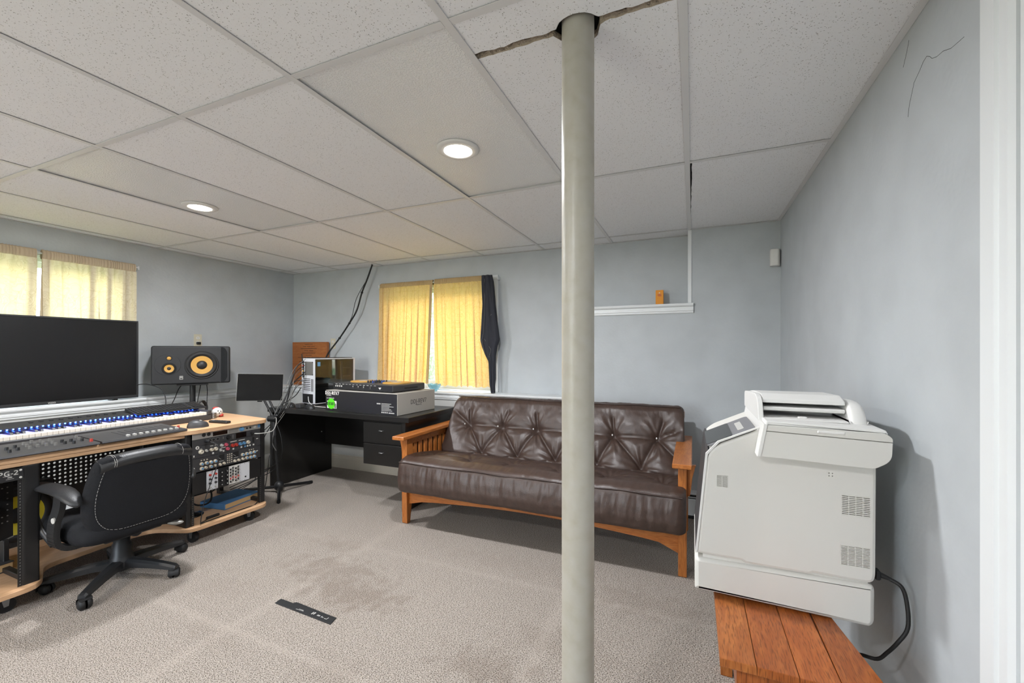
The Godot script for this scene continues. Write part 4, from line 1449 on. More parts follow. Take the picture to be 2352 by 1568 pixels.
	tagged("network_box", cbox(v3(-3.3, top + 0.0175, -2.80), v3(0.055, 0.034, 0.05), 0.003), "dark_grey", "small dark grey box between the two mice", "box")
	local()

func mouse_shape(rx, h, rz):
	var st = mb()
	grid(st, 28, 10, func(u, v):
		var a = u * TAU
		var t = v * PI / 2
		var r = pow(cos(t), 0.55)
		var back = 1.0 - 0.25 * (-sin(a)) * 0.5
		return v3(cos(a) * rx * r, 0.001 + h * sin(t) * (1.0 + 0.15 * sin(a)) , -sin(a) * rz * r * back))
	grid(st, 28, 1, func(u, v):
		var a = -u * TAU
		return v3(cos(a) * rx * v, 0.001, -sin(a) * rz * v * (1.0 - 0.125 * (-sin(a)))))
	return st

func open_case(w, d, h):
	var st = mb()
	bx(st, v3(-w, 0.012, -d), v3(-w + 0.004, h, d), 0.001)
	bx(st, v3(-w + 0.004, h - 0.01, -d), v3(w, h, d), 0.002)
	bx(st, v3(-w + 0.004, 0.012, -d), v3(w, 0.02, d), 0.001)
	bx(st, v3(-w + 0.004, 0.02, -d), v3(w, h - 0.01, -d + 0.022), 0.002)
	bx(st, v3(-w + 0.004, 0.02, d - 0.006), v3(w - 0.003, h - 0.01, d), 0.001)
	return st

# ---------------------------------------------------------------- the rolling studio desk
func caster(parent, x, z, turn, r := 0.034):
	var keep = W
	var at = keep * Transform3D(Basis(v3(0, 1, 0), turn), v3(x, 0, z))
	W = Transform3D.IDENTITY
	var st = mb()
	bx(st, v3(-0.02, 0.085, -0.02), v3(0.02, 0.0899, 0.02), 0.001)
	for s in [-1.0, 1.0]:
		T = Transform3D(FACE_X, v3(s * 0.017 - 0.001, 0, 0))
		prism(st, [Vector2(-0.008, 0.03), Vector2(0.008, 0.028), Vector2(0.02, 0.086), Vector2(-0.014, 0.086)], 0, 0.002)
	T = Transform3D.IDENTITY
	var c = obj("caster", st, "steel", parent, "swivel caster")
	c.transform = at
	st = mb()
	cyl(st, v3(-0.0135, r, 0), v3(0.0135, r, 0), r, -1, 22)
	cyl(st, v3(-0.0145, r, 0), v3(0.0145, r, 0), r * 0.45, -1, 14)
	obj("wheel", st, "rubber", c)
	W = keep

func build_console():
	local()
	var st
	# own axes: x runs along the wall away from the camera, z out into the room
	var at = v3(-3.35, 0, -1.45)
	var o = thing("studio_desk", "beech topped rolling studio desk with black posts and rack bays", "desk", at, PI / 2)
	var L = func(wx, wz): return Vector2(-(wz + 1.45), wx + 3.35)
	# desktop outline (x along, y = -z in plan)
	var pts = []
	for q in [[-3.0, -0.3], [-3.0, -1.62], [-2.965, -1.70], [-2.955, -2.2], [-2.985, -2.235], [-3.48, -2.295], [-3.74, -2.3], [-3.76, -0.3]]:
		var p = L.call(q[0], q[1])
		pts.append(Vector2(p.x, -p.y))
	T = Transform3D(FLAT, Vector3.ZERO)
	obj("desktop", slab(rounded(pts, [0, 0.06, 0.03, 0.03, 0.02, 0.01, 0.01, 0]), 0.717, 0.745, 0.003), "beech", o)
	# pull-out panel below the middle of the top
	pts = []
	for q in [[-3.005, -0.3], [-3.005, -1.68], [-3.6, -1.68], [-3.6, -0.3]]:
		var p = L.call(q[0], q[1])
		pts.append(Vector2(p.x, -p.y))
	obj("lower_board", slab(pts, 0.697, 0.7165, 0.002), "beech", o)
	# bottom shelf: two wings and a recessed middle
	pts = []
	for q in [[-2.965, -0.3], [-2.955, -0.985], [-3.0, -1.03], [-3.185, -1.10], [-3.215, -1.50], [-3.18, -1.60], [-2.965, -1.68], [-2.95, -1.76], [-2.945, -2.19], [-2.985, -2.235], [-3.6, -2.27], [-3.65, -0.3]]:
		var p = L.call(q[0], q[1])
		pts.append(Vector2(p.x, -p.y))
	obj("bottom_shelf", slab(rounded(pts, [0, 0.05, 0.04, 0.06, 0.06, 0.06, 0.05, 0.04, 0.03, 0.03, 0.02, 0]), 0.09, 0.115, 0.003), "beech", o)
	T = Transform3D.IDENTITY
	# uprights (front and rear of each rack bay)
	for wz in [-0.99, -1.70, -2.215]:
		for wx in [-3.02, -3.5]:
			var p = L.call(wx, wz)
			if wz == -0.99 and wx == -3.02: p.x += 0.002
			var fat = 0.03 if wz == -0.99 else 0.017
			obj("post", slab(rect(p.x - fat, -p.y - 0.022, p.x + fat, -p.y + 0.022, 0.01), 0.1155, 0.696 if wz > -1.6 else 0.7165, 0.001), "black_metal", o).transform = Transform3D(FLAT, Vector3.ZERO)
		# floor runner between front and rear post
		var a = L.call(-3.48, wz)
		var b = L.call(-3.04, wz)
		obj("runner", box(v3(a.x - 0.014, 0.1155, a.y), v3(a.x + 0.014, 0.14, b.y), 0.002), "black_metal", o)
	# punched rack strips
	for q in [[-2.995, -0.952, 0.118, 0.635], [-2.995, -1.722, 0.118, 0.32], [-2.995, -2.19, 0.118, 0.32]]:
		var p = L.call(q[0], q[1])
		var strip = obj("rack_strip", box(v3(p.x - 0.008, q[2], p.y - 0.003), v3(p.x + 0.008, q[3], p.y), 0), "black_metal", o)
		st = mb()
		var y = q[2] + 0.01
		while y < q[3] - 0.01:
			prism(st, [Vector2(p.x - 0.0022, y - 0.0022), Vector2(p.x + 0.0022, y - 0.0022), Vector2(p.x + 0.0022, y + 0.0022), Vector2(p.x - 0.0022, y + 0.0022)], p.y - 0.001, p.y + 0.0004)
			y += 0.0148
		meta(obj("strip_holes", st, "mid_grey", strip), "row of small square holes", "", "", "stuff")
	# perforated back panel, real round holes
	st = mb()
	var nx = 18
	var ny = 7
	var cell = 0.0253
	var ch = 0.0255
	T = Transform3D(Basis.IDENTITY, v3(-0.21, 0.385, -0.36))
	for i in nx:
		for j in ny:
			var c = Vector2((i + 0.5) * cell, (j + 0.5) * ch)
			var q = atan2(ch, cell)
			var angs = [0.0, q * 0.5, q, (q + PI / 2) * 0.5]
			for k in 16:
				var ring = []
				var outer = []
				for e in [k, k + 1]:
					var an = angs[e % 4] + PI / 2 * int(e / 4.0)
					if int(e / 4.0) % 2: an = PI / 2 * (int(e / 4.0) + 1) - angs[(4 - e % 4) % 4] if e % 4 else PI / 2 * int(e / 4.0)
					var dd = Vector2(cos(an), sin(an))
					ring.append(c + dd * 0.0066)
					var m = minf(cell / 2 / maxf(absf(dd.x), 0.001), ch / 2 / maxf(absf(dd.y), 0.001))
					outer.append(c + dd * m)
				quad(st, v3(ring[0].x, ring[0].y, 0), v3(outer[0].x, outer[0].y, 0), v3(outer[1].x, outer[1].y, 0), v3(ring[1].x, ring[1].y, 0))
				quad(st, v3(ring[1].x, ring[1].y, 0), v3(ring[1].x, ring[1].y, -0.006), v3(ring[0].x, ring[0].y, -0.006), v3(ring[0].x, ring[0].y, 0))
	bx(st, v3(0, 0.1785, -0.006), v3(0.4554, 0.33, 0), 0)
	bx(st, v3(0, -0.085, -0.006), v3(0.4554, 0.0, 0), 0)
	bx(st, v3(-0.17, -0.085, -0.006), v3(0, 0.33, 0), 0)
	bx(st, v3(0.4554, -0.085, -0.006), v3(0.95, 0.33, 0), 0)
	T = Transform3D.IDENTITY
	obj("back_panel", st, "black_metal", o, "black back panel with rows of round holes")
	for q in [[-3.05, -0.92], [-3.03, -1.745], [-3.035, -2.135], [-3.55, -2.2], [-3.55, -0.95]]:
		var p = L.call(q[0], q[1])
		caster(o, p.x, p.y, 0.7 if q[1] < -2.1 else 0.2 if q[1] < -1.5 else 1.5)
	local()
	build_racks(at)

func rack_unit(called, label, y0, y1, m, deep := 0.3):
	var o = thing(called, label, "audio gear", v3(-2.982, y0, -1.712), PI / 2)
	obj("chassis", box(v3(0.012, 0.001, -deep), v3(0.456, y1 - y0 - 0.001, -0.003), 0.001), "black_metal", o)
	obj("faceplate", box(v3(0.0, 0.0005, -0.003), v3(0.47, y1 - y0 - 0.0005, 0.0), 0.0008), m, o)
	return o

func knob(o, x, y, r, h, m, called := "knob", pointer := true):
	var st = mb()
	cyl(st, v3(x, y, 0), v3(x, y, h * 0.35), r * 1.15, r * 1.1, 14)
	cyl(st, v3(x, y, h * 0.35), v3(x, y, h), r, r * 0.85, 14)
	var k = obj(called, st, m, o)
	if pointer:
		st = mb()
		bx(st, v3(x - r * 0.12, y, h * 0.9), v3(x + r * 0.12, y + r * 0.8, h * 1.04), 0)
		obj("pointer", st, "rubber" if m != "rubber" and m != "black_plastic" else "paper", k)
	return k

func marks(o, list, m := "paper"):
	var st = mb()
	for q in list: prism(st, rect(q[0], q[1], q[2], q[3]), 0, 0.0004)
	obj("legends", st, m, o, "small printed legends")

func build_racks(_at):
	var st
	var o = rack_unit("preamp", "silver rack preamp topmost in the right rack bay of the studio desk", 0.6765, 0.7165, "silver")
	for x in [0.07, 0.101]:
		st = mb()
		cyl(st, v3(x, 0.024, 0), v3(x, 0.024, 0.002), 0.012, -1, 18)
		obj("socket", st, "rubber", o)
	obj("display", box(v3(0.128, 0.006, 0), v3(0.225, 0.032, 0.001), 0), "gloss_black", o)
	marks(o, [[0.134, 0.009, 0.165, 0.014], [0.18, 0.009, 0.196, 0.014], [0.205, 0.009, 0.221, 0.014], [0.205, 0.018, 0.221, 0.023], [0.15, 0.02, 0.158, 0.026]])
	for k in 14: obj("vent_slot", box(v3(0.235 + k * 0.0048, 0.006, 0), v3(0.2372 + k * 0.0048, 0.03, 0.0005), 0), "mid_grey", o)
	knob(o, 0.325, 0.021, 0.014, 0.014, "blue", "volume_knob", false)
	for x in [0.365, 0.39]: knob(o, x, 0.02, 0.0055, 0.006, "rubber", "socket", false)
	knob(o, 0.425, 0.022, 0.01, 0.003, "light_grey", "socket", false)
	obj("badge", box(v3(0.448, 0.012, 0), v3(0.468, 0.034, 0.0012), 0.001), "book_blue", o)
	o = rack_unit("audio_interface", "dark grey rack audio interface with a black display, second from the top", 0.633, 0.676, "dark_grey")
	for x in [0.085, 0.108, 0.132, 0.159]:
		st = mb()
		cyl(st, v3(x, 0.025, 0), v3(x, 0.025, 0.0015), 0.0115, -1, 18)
		var sk = obj("socket", st, "mid_grey", o)
		st = mb()
		cyl(st, v3(x, 0.025, 0.0015), v3(x, 0.025, 0.0024), 0.009, -1, 16)
		obj("socket_hole", st, "rubber", sk)
	st = mb()
	cyl(st, v3(0.082, 0.025, 0.0015), v3(0.082, 0.025, 0.045), 0.0105, 0.009, 14)
	obj("plug", st, "rubber", o)
	knob(o, 0.231, 0.023, 0.0135, 0.012, "rubber", "encoder", false)
	obj("display", box(v3(0.285, 0.004, 0), v3(0.36, 0.04, 0.001), 0), "screen", o)
	marks(o, [[0.346, 0.009, 0.352, 0.0145], [0.346, 0.019, 0.352, 0.0245], [0.346, 0.029, 0.352, 0.0345], [0.262, 0.01, 0.266, 0.013], [0.262, 0.02, 0.266, 0.023], [0.262, 0.03, 0.266, 0.033], [0.195, 0.02, 0.198, 0.023], [0.195, 0.028, 0.198, 0.031]])
	st = mb()
	cyl(st, v3(0.4, 0.022, 0), v3(0.4, 0.022, 0.03), 0.009, 0.008, 12)
	obj("plug", st, "rubber", o)
	o = rack_unit("channel_strip", "dark grey rack channel strip with cream, red and orange knobs", 0.5535, 0.6325, "dark_grey")
	var y0 = 0.5535
	var kk = [[0.052, 0.593, "cream_knob", 0.0135], [0.084, 0.594, "light_grey", 0.008], [0.117, 0.593, "cream_knob", 0.01], [0.145, 0.594, "cream_knob", 0.0115], [0.184, 0.610, "light_grey", 0.009], [0.214, 0.608, "pink", 0.0105], [0.174, 0.579, "light_grey", 0.009], [0.224, 0.578, "pink", 0.0105], [0.259, 0.593, "red", 0.011], [0.284, 0.593, "red", 0.011], [0.314, 0.593, "blue", 0.0105], [0.342, 0.593, "blue", 0.0105], [0.372, 0.594, "cream_knob", 0.012]]
	for q in kk: knob(o, q[0], q[1] - y0, q[3], 0.014, q[2])
	for x in [0.128, 0.197, 0.265, 0.323, 0.351, 0.369, 0.387, 0.414]: obj("button", box(v3(x - 0.0055, 0.009, 0), v3(x + 0.0055, 0.02, 0.004), 0.001), "white" if x != 0.351 else "blue", o)
	marks(o, [[0.11, 0.064, 0.13, 0.067], [0.14, 0.064, 0.16, 0.067], [0.245, 0.064, 0.29, 0.068], [0.305, 0.064, 0.35, 0.068], [0.18, 0.036, 0.213, 0.040], [0.006, 0.012, 0.013, 0.024], [0.436, 0.05, 0.452, 0.056], [0.04, 0.058, 0.06, 0.060]])
	obj("meter", box(v3(0.407, 0.03, 0), v3(0.421, 0.068, 0.001), 0), "rubber", o)
	st = mb()
	T = Transform3D(Basis(v3(1, 0, 0), PI / 2), v3(0.03, 0.07, 0))
	lathe(st, [Vector2(0.005, 0), Vector2(0.011, 0), Vector2(0.011, 0.002), Vector2(0.005, 0.002)], 18, true)
	T = Transform3D.IDENTITY
	obj("jack", st, "paper", o)
	o = rack_unit("compressor", "dark grey rack compressor with rows of pale blue knobs and two meters", 0.4625, 0.553, "dark_grey")
	y0 = 0.4625
	for q in [[0.055, 0.512], [0.086, 0.512], [0.114, 0.511], [0.142, 0.511], [0.056, 0.482], [0.081, 0.483], [0.113, 0.482], [0.142, 0.482], [0.173, 0.481], [0.2, 0.483], [0.274, 0.481], [0.302, 0.481], [0.332, 0.483], [0.332, 0.512], [0.362, 0.512], [0.39, 0.512], [0.419, 0.513], [0.362, 0.483], [0.392, 0.481], [0.419, 0.481]]:
		var cream = q[1] < 0.5 and q[0] > 0.13 and q[0] < 0.34 or q[0] == 0.081
		var k = knob(o, q[0], q[1] - y0, 0.0085 if cream else 0.0105, 0.013, "cream_knob", "knob", cream)
		if not cream:
			st = mb()
			cyl(st, v3(q[0], q[1] - y0, 0.013), v3(q[0], q[1] - y0, 0.0138), 0.007, -1, 12)
			obj("knob_cap", st, "blue", k)
	for x in [0.184, 0.285]:
		var me = obj("meter", box(v3(x - 0.02, 0.046, 0), v3(x + 0.02, 0.083, 0.0015), 0.001), "rubber", o)
		st = mb()
		T = Transform3D(Basis(v3(0, 0, 1), 0.9), v3(x - 0.003, 0.052, 0.0015))
		bx(st, v3(-0.0006, 0, 0), v3(0.0006, 0.022, 0.0005), 0)
		T = Transform3D.IDENTITY
		obj("needle", st, "paper", me)
	var b = []
	for i in 3:
		for j in 5: b.append([0.222 + i * 0.014, 0.014 + j * 0.014, 0.229 + i * 0.014, 0.021 + j * 0.014])
	for i in 3:
		b.append([0.05 + i * 0.018, 0.069, 0.058 + i * 0.018, 0.076])
		b.append([0.38 + i * 0.015, 0.069, 0.387 + i * 0.015, 0.076])
	for q in b: obj("button", box(v3(q[0], q[1], 0), v3(q[2], q[3], 0.003), 0.0006), "cream_knob", o)
	marks(o, [[0.006, 0.02, 0.014, 0.034], [0.436, 0.05, 0.45, 0.056], [0.17, 0.038, 0.2, 0.040], [0.27, 0.04, 0.3, 0.042]])
	# modules in a black lunchbox frame
	o = rack_unit("module_frame", "black module frame with silver, black and cream modules, lowest in the rack", 0.32, 0.455, "black_metal", 0.2)
	y0 = 0.32
	var mods = [["module", 0.086, 0.16, "case_white"], ["module", 0.1605, 0.2325, "black_plastic"], ["module", 0.234, 0.271, "paper"], ["module", 0.2715, 0.3085, "paper"], ["module", 0.309, 0.383, "case_white"]]
	for i in mods.size():
		var q = mods[i]
		var p = obj("module", box(v3(q[1], 0.004, 0), v3(q[2], 0.131, 0.003), 0.0006), q[3], o)
		var cols = 2 if i < 4 else 0
		for c in cols:
			var n = 4 if i < 2 else 5
			for r in n:
				var x = lerpf(q[1], q[2], (0.28 + 0.5 * c) if i < 2 else (0.3 + 0.45 * c))
				var y = 0.022 + r * (0.028 if i < 2 else 0.0215) + (0.008 * c if i > 1 else 0.0)
				var kc = "rubber"
				if i == 0: kc = ["light_grey", "dark_grey", "dark_grey", "red"][r]
				if i > 1 and r == 1: kc = "red"
				st = mb()
				cyl(st, v3(x, y, 0.003), v3(x, y, 0.014), 0.0075 if i < 2 else 0.0062, 0.006, 10)
				obj("knob", st, kc, p)
				if i > 0:
					st = mb()
					cyl(st, v3(x, y, 0.014), v3(x, y, 0.0146), 0.0035, -1, 8)
					obj("knob_cap", st, "paper" if (r + c) % 2 else "light_grey", p)
		if i == 0 or i == 4:
			st = mb()
			for x in [q[1] + 0.006, (q[1] + q[2]) / 2, q[2] - 0.006]:
				for y in [0.01, 0.125]: prism(st, disc(x, y, 0.002, 8), 0.003, 0.0036)
			obj("screw", st, "rubber", p)
		if i == 4:
			st = mb()
			cyl(st, v3(0.352, 0.03, 0.003), v3(0.352, 0.03, 0.006), 0.0055, -1, 12)
			obj("jack", st, "rubber", p)
	# left bay: power conditioner
	o = thing("power_conditioner", "black rack power conditioner lettered PG-2 under the desk's left edge", "audio gear", v3(-2.982, 0.637, -0.482), PI / 2)
	obj("chassis", box(v3(0.012, 0.001, -0.25), v3(0.456, 0.056, -0.003), 0.001), "black_metal", o)
	obj("faceplate", box(v3(0, 0, -0.003), v3(0.478, 0.057, 0), 0.001), "black_plastic", o)
	words("PG-2", 0.022, 0.0005, "light_grey", o, Transform3D(Basis.IDENTITY, v3(0.427, 0.038, 0.0006)), "lettering", true)
	marks(o, [[0.41, 0.026, 0.438, 0.0275], [0.425, 0.0175, 0.44, 0.022], [0.42, 0.011, 0.446, 0.0125]], "light_grey")
	for y in [0.047, 0.012]: knob(o, 0.468, y, 0.0045, 0.004, "light_grey", "screw", false)

# ---------------------------------------------------------------- office chair
func build_office_chair():
	local()
	var st
	var o = thing("office_chair", "black office chair seen from behind, rolled up to the studio desk", "chair", v3(-2.926, 0, -1.318), PI / 2)
	# own axes: the sitter looks along -z
	var seat_out = rounded([Vector2(-0.25, -0.22), Vector2(0.25, -0.22), Vector2(0.25, 0.26), Vector2(-0.25, 0.26)], 0.11, 7)
	st = mb()
	var ring = func(s, y):
		var out = []
		for p in seat_out: out.append(v3(p.x * s, y, -p.y * s))
		return out
	var lv = [ring.call(0.80, 0.285), ring.call(0.96, 0.292), ring.call(1.0, 0.32), ring.call(1.0, 0.355), ring.call(0.95, 0.385), ring.call(0.8, 0.396), ring.call(0.35, 0.385), ring.call(0.0, 0.383)]
	st.set_smooth_group(1)
	var n = seat_out.size()
	for l in lv.size() - 1:
		for i in n:
			var j = (i + 1) % n
			quad(st, lv[l][i], lv[l][j], lv[l + 1][j], lv[l + 1][i])
	for i in n: tri(st, v3(0, 0.285, 0), lv[0][(i + 1) % n], lv[0][i])
	obj("seat", st, "mesh_cloth", o)
	# backrest: shaped outline with a padded rim, leaning back; the outline is (across, up)
	var outl = rounded([Vector2(-0.17, 0.315), Vector2(0.17, 0.315), Vector2(0.235, 0.40), Vector2(0.245, 0.52), Vector2(0.225, 0.66), Vector2(0.20, 0.73), Vector2(-0.20, 0.73), Vector2(-0.225, 0.66), Vector2(-0.245, 0.52), Vector2(-0.235, 0.40)], [0.09, 0.09, 0.09, 0.08, 0.08, 0.045, 0.045, 0.08, 0.08, 0.09], 6)
	var lean = func(p, t):
		# t: towards the back (+z); the shell bows round the sitter
		var z = 0.185 + (p.y - 0.32) * 0.14 + 0.06 * pow((p.y - 0.45) / 0.3, 2.0) * 0.3 - 0.35 * p.x * p.x
		return v3(p.x, p.y, z + t)
	var cen = Vector2(0, 0.53)
	st = mb()
	st.set_smooth_group(1)
	var steps = [[0.0, 0.04], [0.5, 0.04], [0.86, 0.038], [0.9, 0.034], [0.96, 0.03], [1.0, 0.012], [1.0, -0.016], [0.95, -0.04], [0.8, -0.05], [0.4, -0.05], [0.0, -0.05]]
	n = outl.size()
	for s in steps.size() - 1:
		for i in n:
			var j = (i + 1) % n
			var a = lean.call(cen + (outl[i] - cen) * steps[s][0], steps[s][1])
			var b = lean.call(cen + (outl[j] - cen) * steps[s][0], steps[s][1])
			var c = lean.call(cen + (outl[j] - cen) * steps[s + 1][0], steps[s + 1][1])
			var d = lean.call(cen + (outl[i] - cen) * steps[s + 1][0], steps[s + 1][1])
			quad(st, b, a, d, c)
	obj("backrest", st, "mesh_cloth", o)
	# leather cap across the top
	st = mb()
	grid(st, 30, 16, func(u, v):
		var x = lerpf(-0.205, 0.205, u)
		var a = lerpf(-0.7, PI + 0.5, v)
		var sag = 0.028 * pow(absf(x) / 0.205, 3.0)
		var base = lean.call(Vector2(x, 0.705 - sag), 0)
		return base + v3(0, sin(a) * 0.036, cos(a) * 0.048 - 0.004))
	obj("top_cap", st, "chair_leather", o, "smooth black leather cap")
	# stitching round the back panel
	st = mb()
	var loop = []
	for i in n + 1: loop.append(lean.call(cen + (outl[i % n] - cen) * 0.87, 0.0395))
	for i in n:
		var segs = maxi(1, int(loop[i].distance_to(loop[i + 1]) / 0.012))
		for k in segs:
			var a = loop[i].lerp(loop[i + 1], (k + 0.15) / segs)
			var b = loop[i].lerp(loop[i + 1], (k + 0.8) / segs)
			cyl(st, a, b, 0.0012, -1, 4, false)
	obj("stitching", st, "stitch", o, "pale stitching round the back panel")
	for x in [-0.155, -0.147, 0.15]:
		st = mb()
		var pts = []
		for k in 9:
			var a = lerpf(-0.5, PI * 0.75, k / 8.0)
			pts.append(lean.call(Vector2(x, 0.697), 0) + v3(0, sin(a) * 0.0375, cos(a) * 0.0495 - 0.004))
		tube(st, pts, 0.0012, 5)
		obj("stitching", st, "stitch", o)
	# armrests
	for s in [-1.0, 1.0]:
		var x = -0.275 if s < 0 else 0.235
		st = mb()
		grid(st, 36, 14, func(u, v):
			var a = u * TAU
			var z = lerpf(-0.21, 0.235, 0.5 - 0.5 * cos(v * PI))
			var wdt = 0.044 * pow(maxf(0.0, 1.0 - pow(absf(z - 0.01) / 0.225, 4.0)), 0.5)
			var y = 0.572 - 0.35 * maxf(0.0, z - 0.06) * maxf(0.0, z - 0.06) / 0.2 - 0.12 * maxf(0.0, -z - 0.05) * 0.4
			return v3(x + cos(a) * wdt, y + sin(a) * 0.02 * pow(maxf(wdt, 0.0001) / 0.044, 0.5), z))
		obj("arm_pad", st, "chair_leather", o)
		st = mb()
		var prev = []
		for p in curve([v3(x, 0.54, 0.07), v3(x, 0.48, 0.055), v3(x + s * 0.012, 0.40, 0.04), v3(x + s * 0.006, 0.31, 0.03), v3(x - s * 0.04, 0.272, 0.03), v3(x - s * 0.14, 0.272, 0.03)], 5):
			prev.append(p)
		for k in prev.size() - 1:
			var a = prev[k]
			var b = prev[k + 1]
			var t = (b - a).normalized()
			var side = t.cross(v3(0, 0, 1)).normalized() * 0.012
			var dz = v3(0, 0, 0.035)
			st.set_smooth_group(-1)
			quad(st, a + side - dz, b + side - dz, b + side + dz, a + side + dz)
			quad(st, a - side + dz, b - side + dz, b - side - dz, a - side - dz)
			quad(st, a + side + dz, b + side + dz, b - side + dz, a - side + dz)
			quad(st, a - side - dz, b - side - dz, b + side - dz, a + side - dz)
		var sup = obj("arm_support", st, "black_plastic", o)
		# a second strut forward
		st = mb()
		tube(st, curve([v3(x, 0.55, -0.13), v3(x + s * 0.014, 0.45, -0.145), v3(x + s * 0.012, 0.36, -0.09), v3(x, 0.29, 0.0)], 5), 0.013, 8)
		obj("front_strut", st, "black_plastic", sup)
		st = mb()
		cyl(st, v3(x + s * 0.008, 0.43, 0.062), v3(x + s * 0.025, 0.43, 0.064), 0.015, 0.014, 18)
		obj("adjuster_button", st, "light_grey", sup, "pale round adjuster button")
	# tilt mechanism, lever, gas lift
	obj("tilt_plate", box(v3(-0.13, 0.255, -0.1), v3(0.13, 0.284, 0.13), 0.006), "black_plastic", o)
	st = mb()
	tube(st, curve([v3(0, 0.268, 0.10), v3(0, 0.268, 0.14), v3(0, 0.29, 0.165), v3(0, 0.36, 0.175)], 5), 0.018, 8)
	obj("back_bracket", st, "black_metal", o)
	obj("fabric_tab", box(v3(0.05, 0.292, 0.185), v3(0.12, 0.325, 0.2), 0.004), "soft_black", o)
	st = mb()
	tube(st, [v3(0.08, 0.27, 0.08), v3(0.13, 0.268, 0.12), v3(0.16, 0.266, 0.15)], 0.006, 6)
	var lever = obj("tilt_lever", st, "black_metal", o)
	st = mb()
	tube(st, [v3(0.15, 0.267, 0.142), v3(0.163, 0.2665, 0.153), v3(0.18, 0.264, 0.168), v3(0.198, 0.262, 0.184), v3(0.206, 0.261, 0.19)], [0.007, 0.014, 0.0155, 0.01, 0.003], 12)
	obj("lever_grip", st, "silver", lever, "silver egg-shaped lever grip")
	st = mb()
	lathe(st, [Vector2(0.0, 0.05), Vector2(0.052, 0.05), Vector2(0.056, 0.085), Vector2(0.05, 0.12), Vector2(0.045, 0.13), Vector2(0.041, 0.19), Vector2(0.036, 0.195), Vector2(0.036, 0.255), Vector2(0, 0.255)], 28)
	obj("gas_lift", st, "black_plastic", o)
	# star base; first spoke towards the nearest caster
	for k in 5:
		var ang = deg_to_rad(51.3) + TAU * k / 5.0   # in world, from +x towards +z
		var dirw = v3(cos(ang), 0, sin(ang))
		var dl = o.transform.basis.inverse() * dirw
		var yaw = atan2(dl.x, dl.z)
		st = mb()
		var ks = [[0.03, 0.062, 0.108, 0.030], [0.10, 0.066, 0.106, 0.027], [0.18, 0.063, 0.098, 0.024], [0.26, 0.056, 0.086, 0.021], [0.305, 0.054, 0.078, 0.021], [0.318, 0.056, 0.072, 0.016]]
		for i in ks.size() - 1:
			var A = ks[i]
			var B = ks[i + 1]
			var rg = []
			for q in [A, B]:
				rg.append([v3(-q[3], q[1], q[0]), v3(q[3], q[1], q[0]), v3(q[3], q[2] - 0.01, q[0]), v3(q[3] * 0.55, q[2], q[0]), v3(-q[3] * 0.55, q[2], q[0]), v3(-q[3], q[2] - 0.01, q[0])])
			for e in 6:
				var f = (e + 1) % 6
				quad(st, rg[0][e], rg[0][f], rg[1][f], rg[1][e])
			if i == ks.size() - 2:
				for e in range(1, 5): tri(st, rg[1][0], rg[1][e], rg[1][e + 1])
		var leg = obj("base_spoke", st, "black_plastic", o)
		leg.transform = Transform3D(Basis(v3(0, 1, 0), yaw), Vector3.ZERO)
		st = mb()
		T = Transform3D(Basis(v3(0, 1, 0), 0.8 + k * 1.9), v3(0, 0, 0.3))
		for s in [-1.0, 1.0]:
			T = Transform3D(Basis(v3(0, 1, 0), 0.8 + k * 1.9), v3(0, 0, 0.3)) * Transform3D(Basis(v3(0, 0, 1), -PI / 2 * s), v3(s * 0.004, 0.027, 0.012))
			lathe(st, [Vector2(0.025, 0.0), Vector2(0.027, 0.004), Vector2(0.026, 0.014), Vector2(0.019, 0.021), Vector2(0.0, 0.023)], 20)
		T = Transform3D(Basis(v3(0, 1, 0), 0.8 + k * 1.9), v3(0, 0, 0.3))
		cyl(st, v3(0, 0.03, 0), v3(0, 0.062, 0), 0.011, 0.013, 12)
		grid(st, 8, 10, func(u, v):
			var a = lerpf(-0.2, PI * 0.75, v)
			return v3(lerpf(-0.024, 0.024, u), 0.027 + sin(a) * 0.0305, 0.012 - cos(a) * 0.0305))
		T = Transform3D.IDENTITY
		obj("caster_wheel", st, "rubber", leg, "black twin caster")
	local()

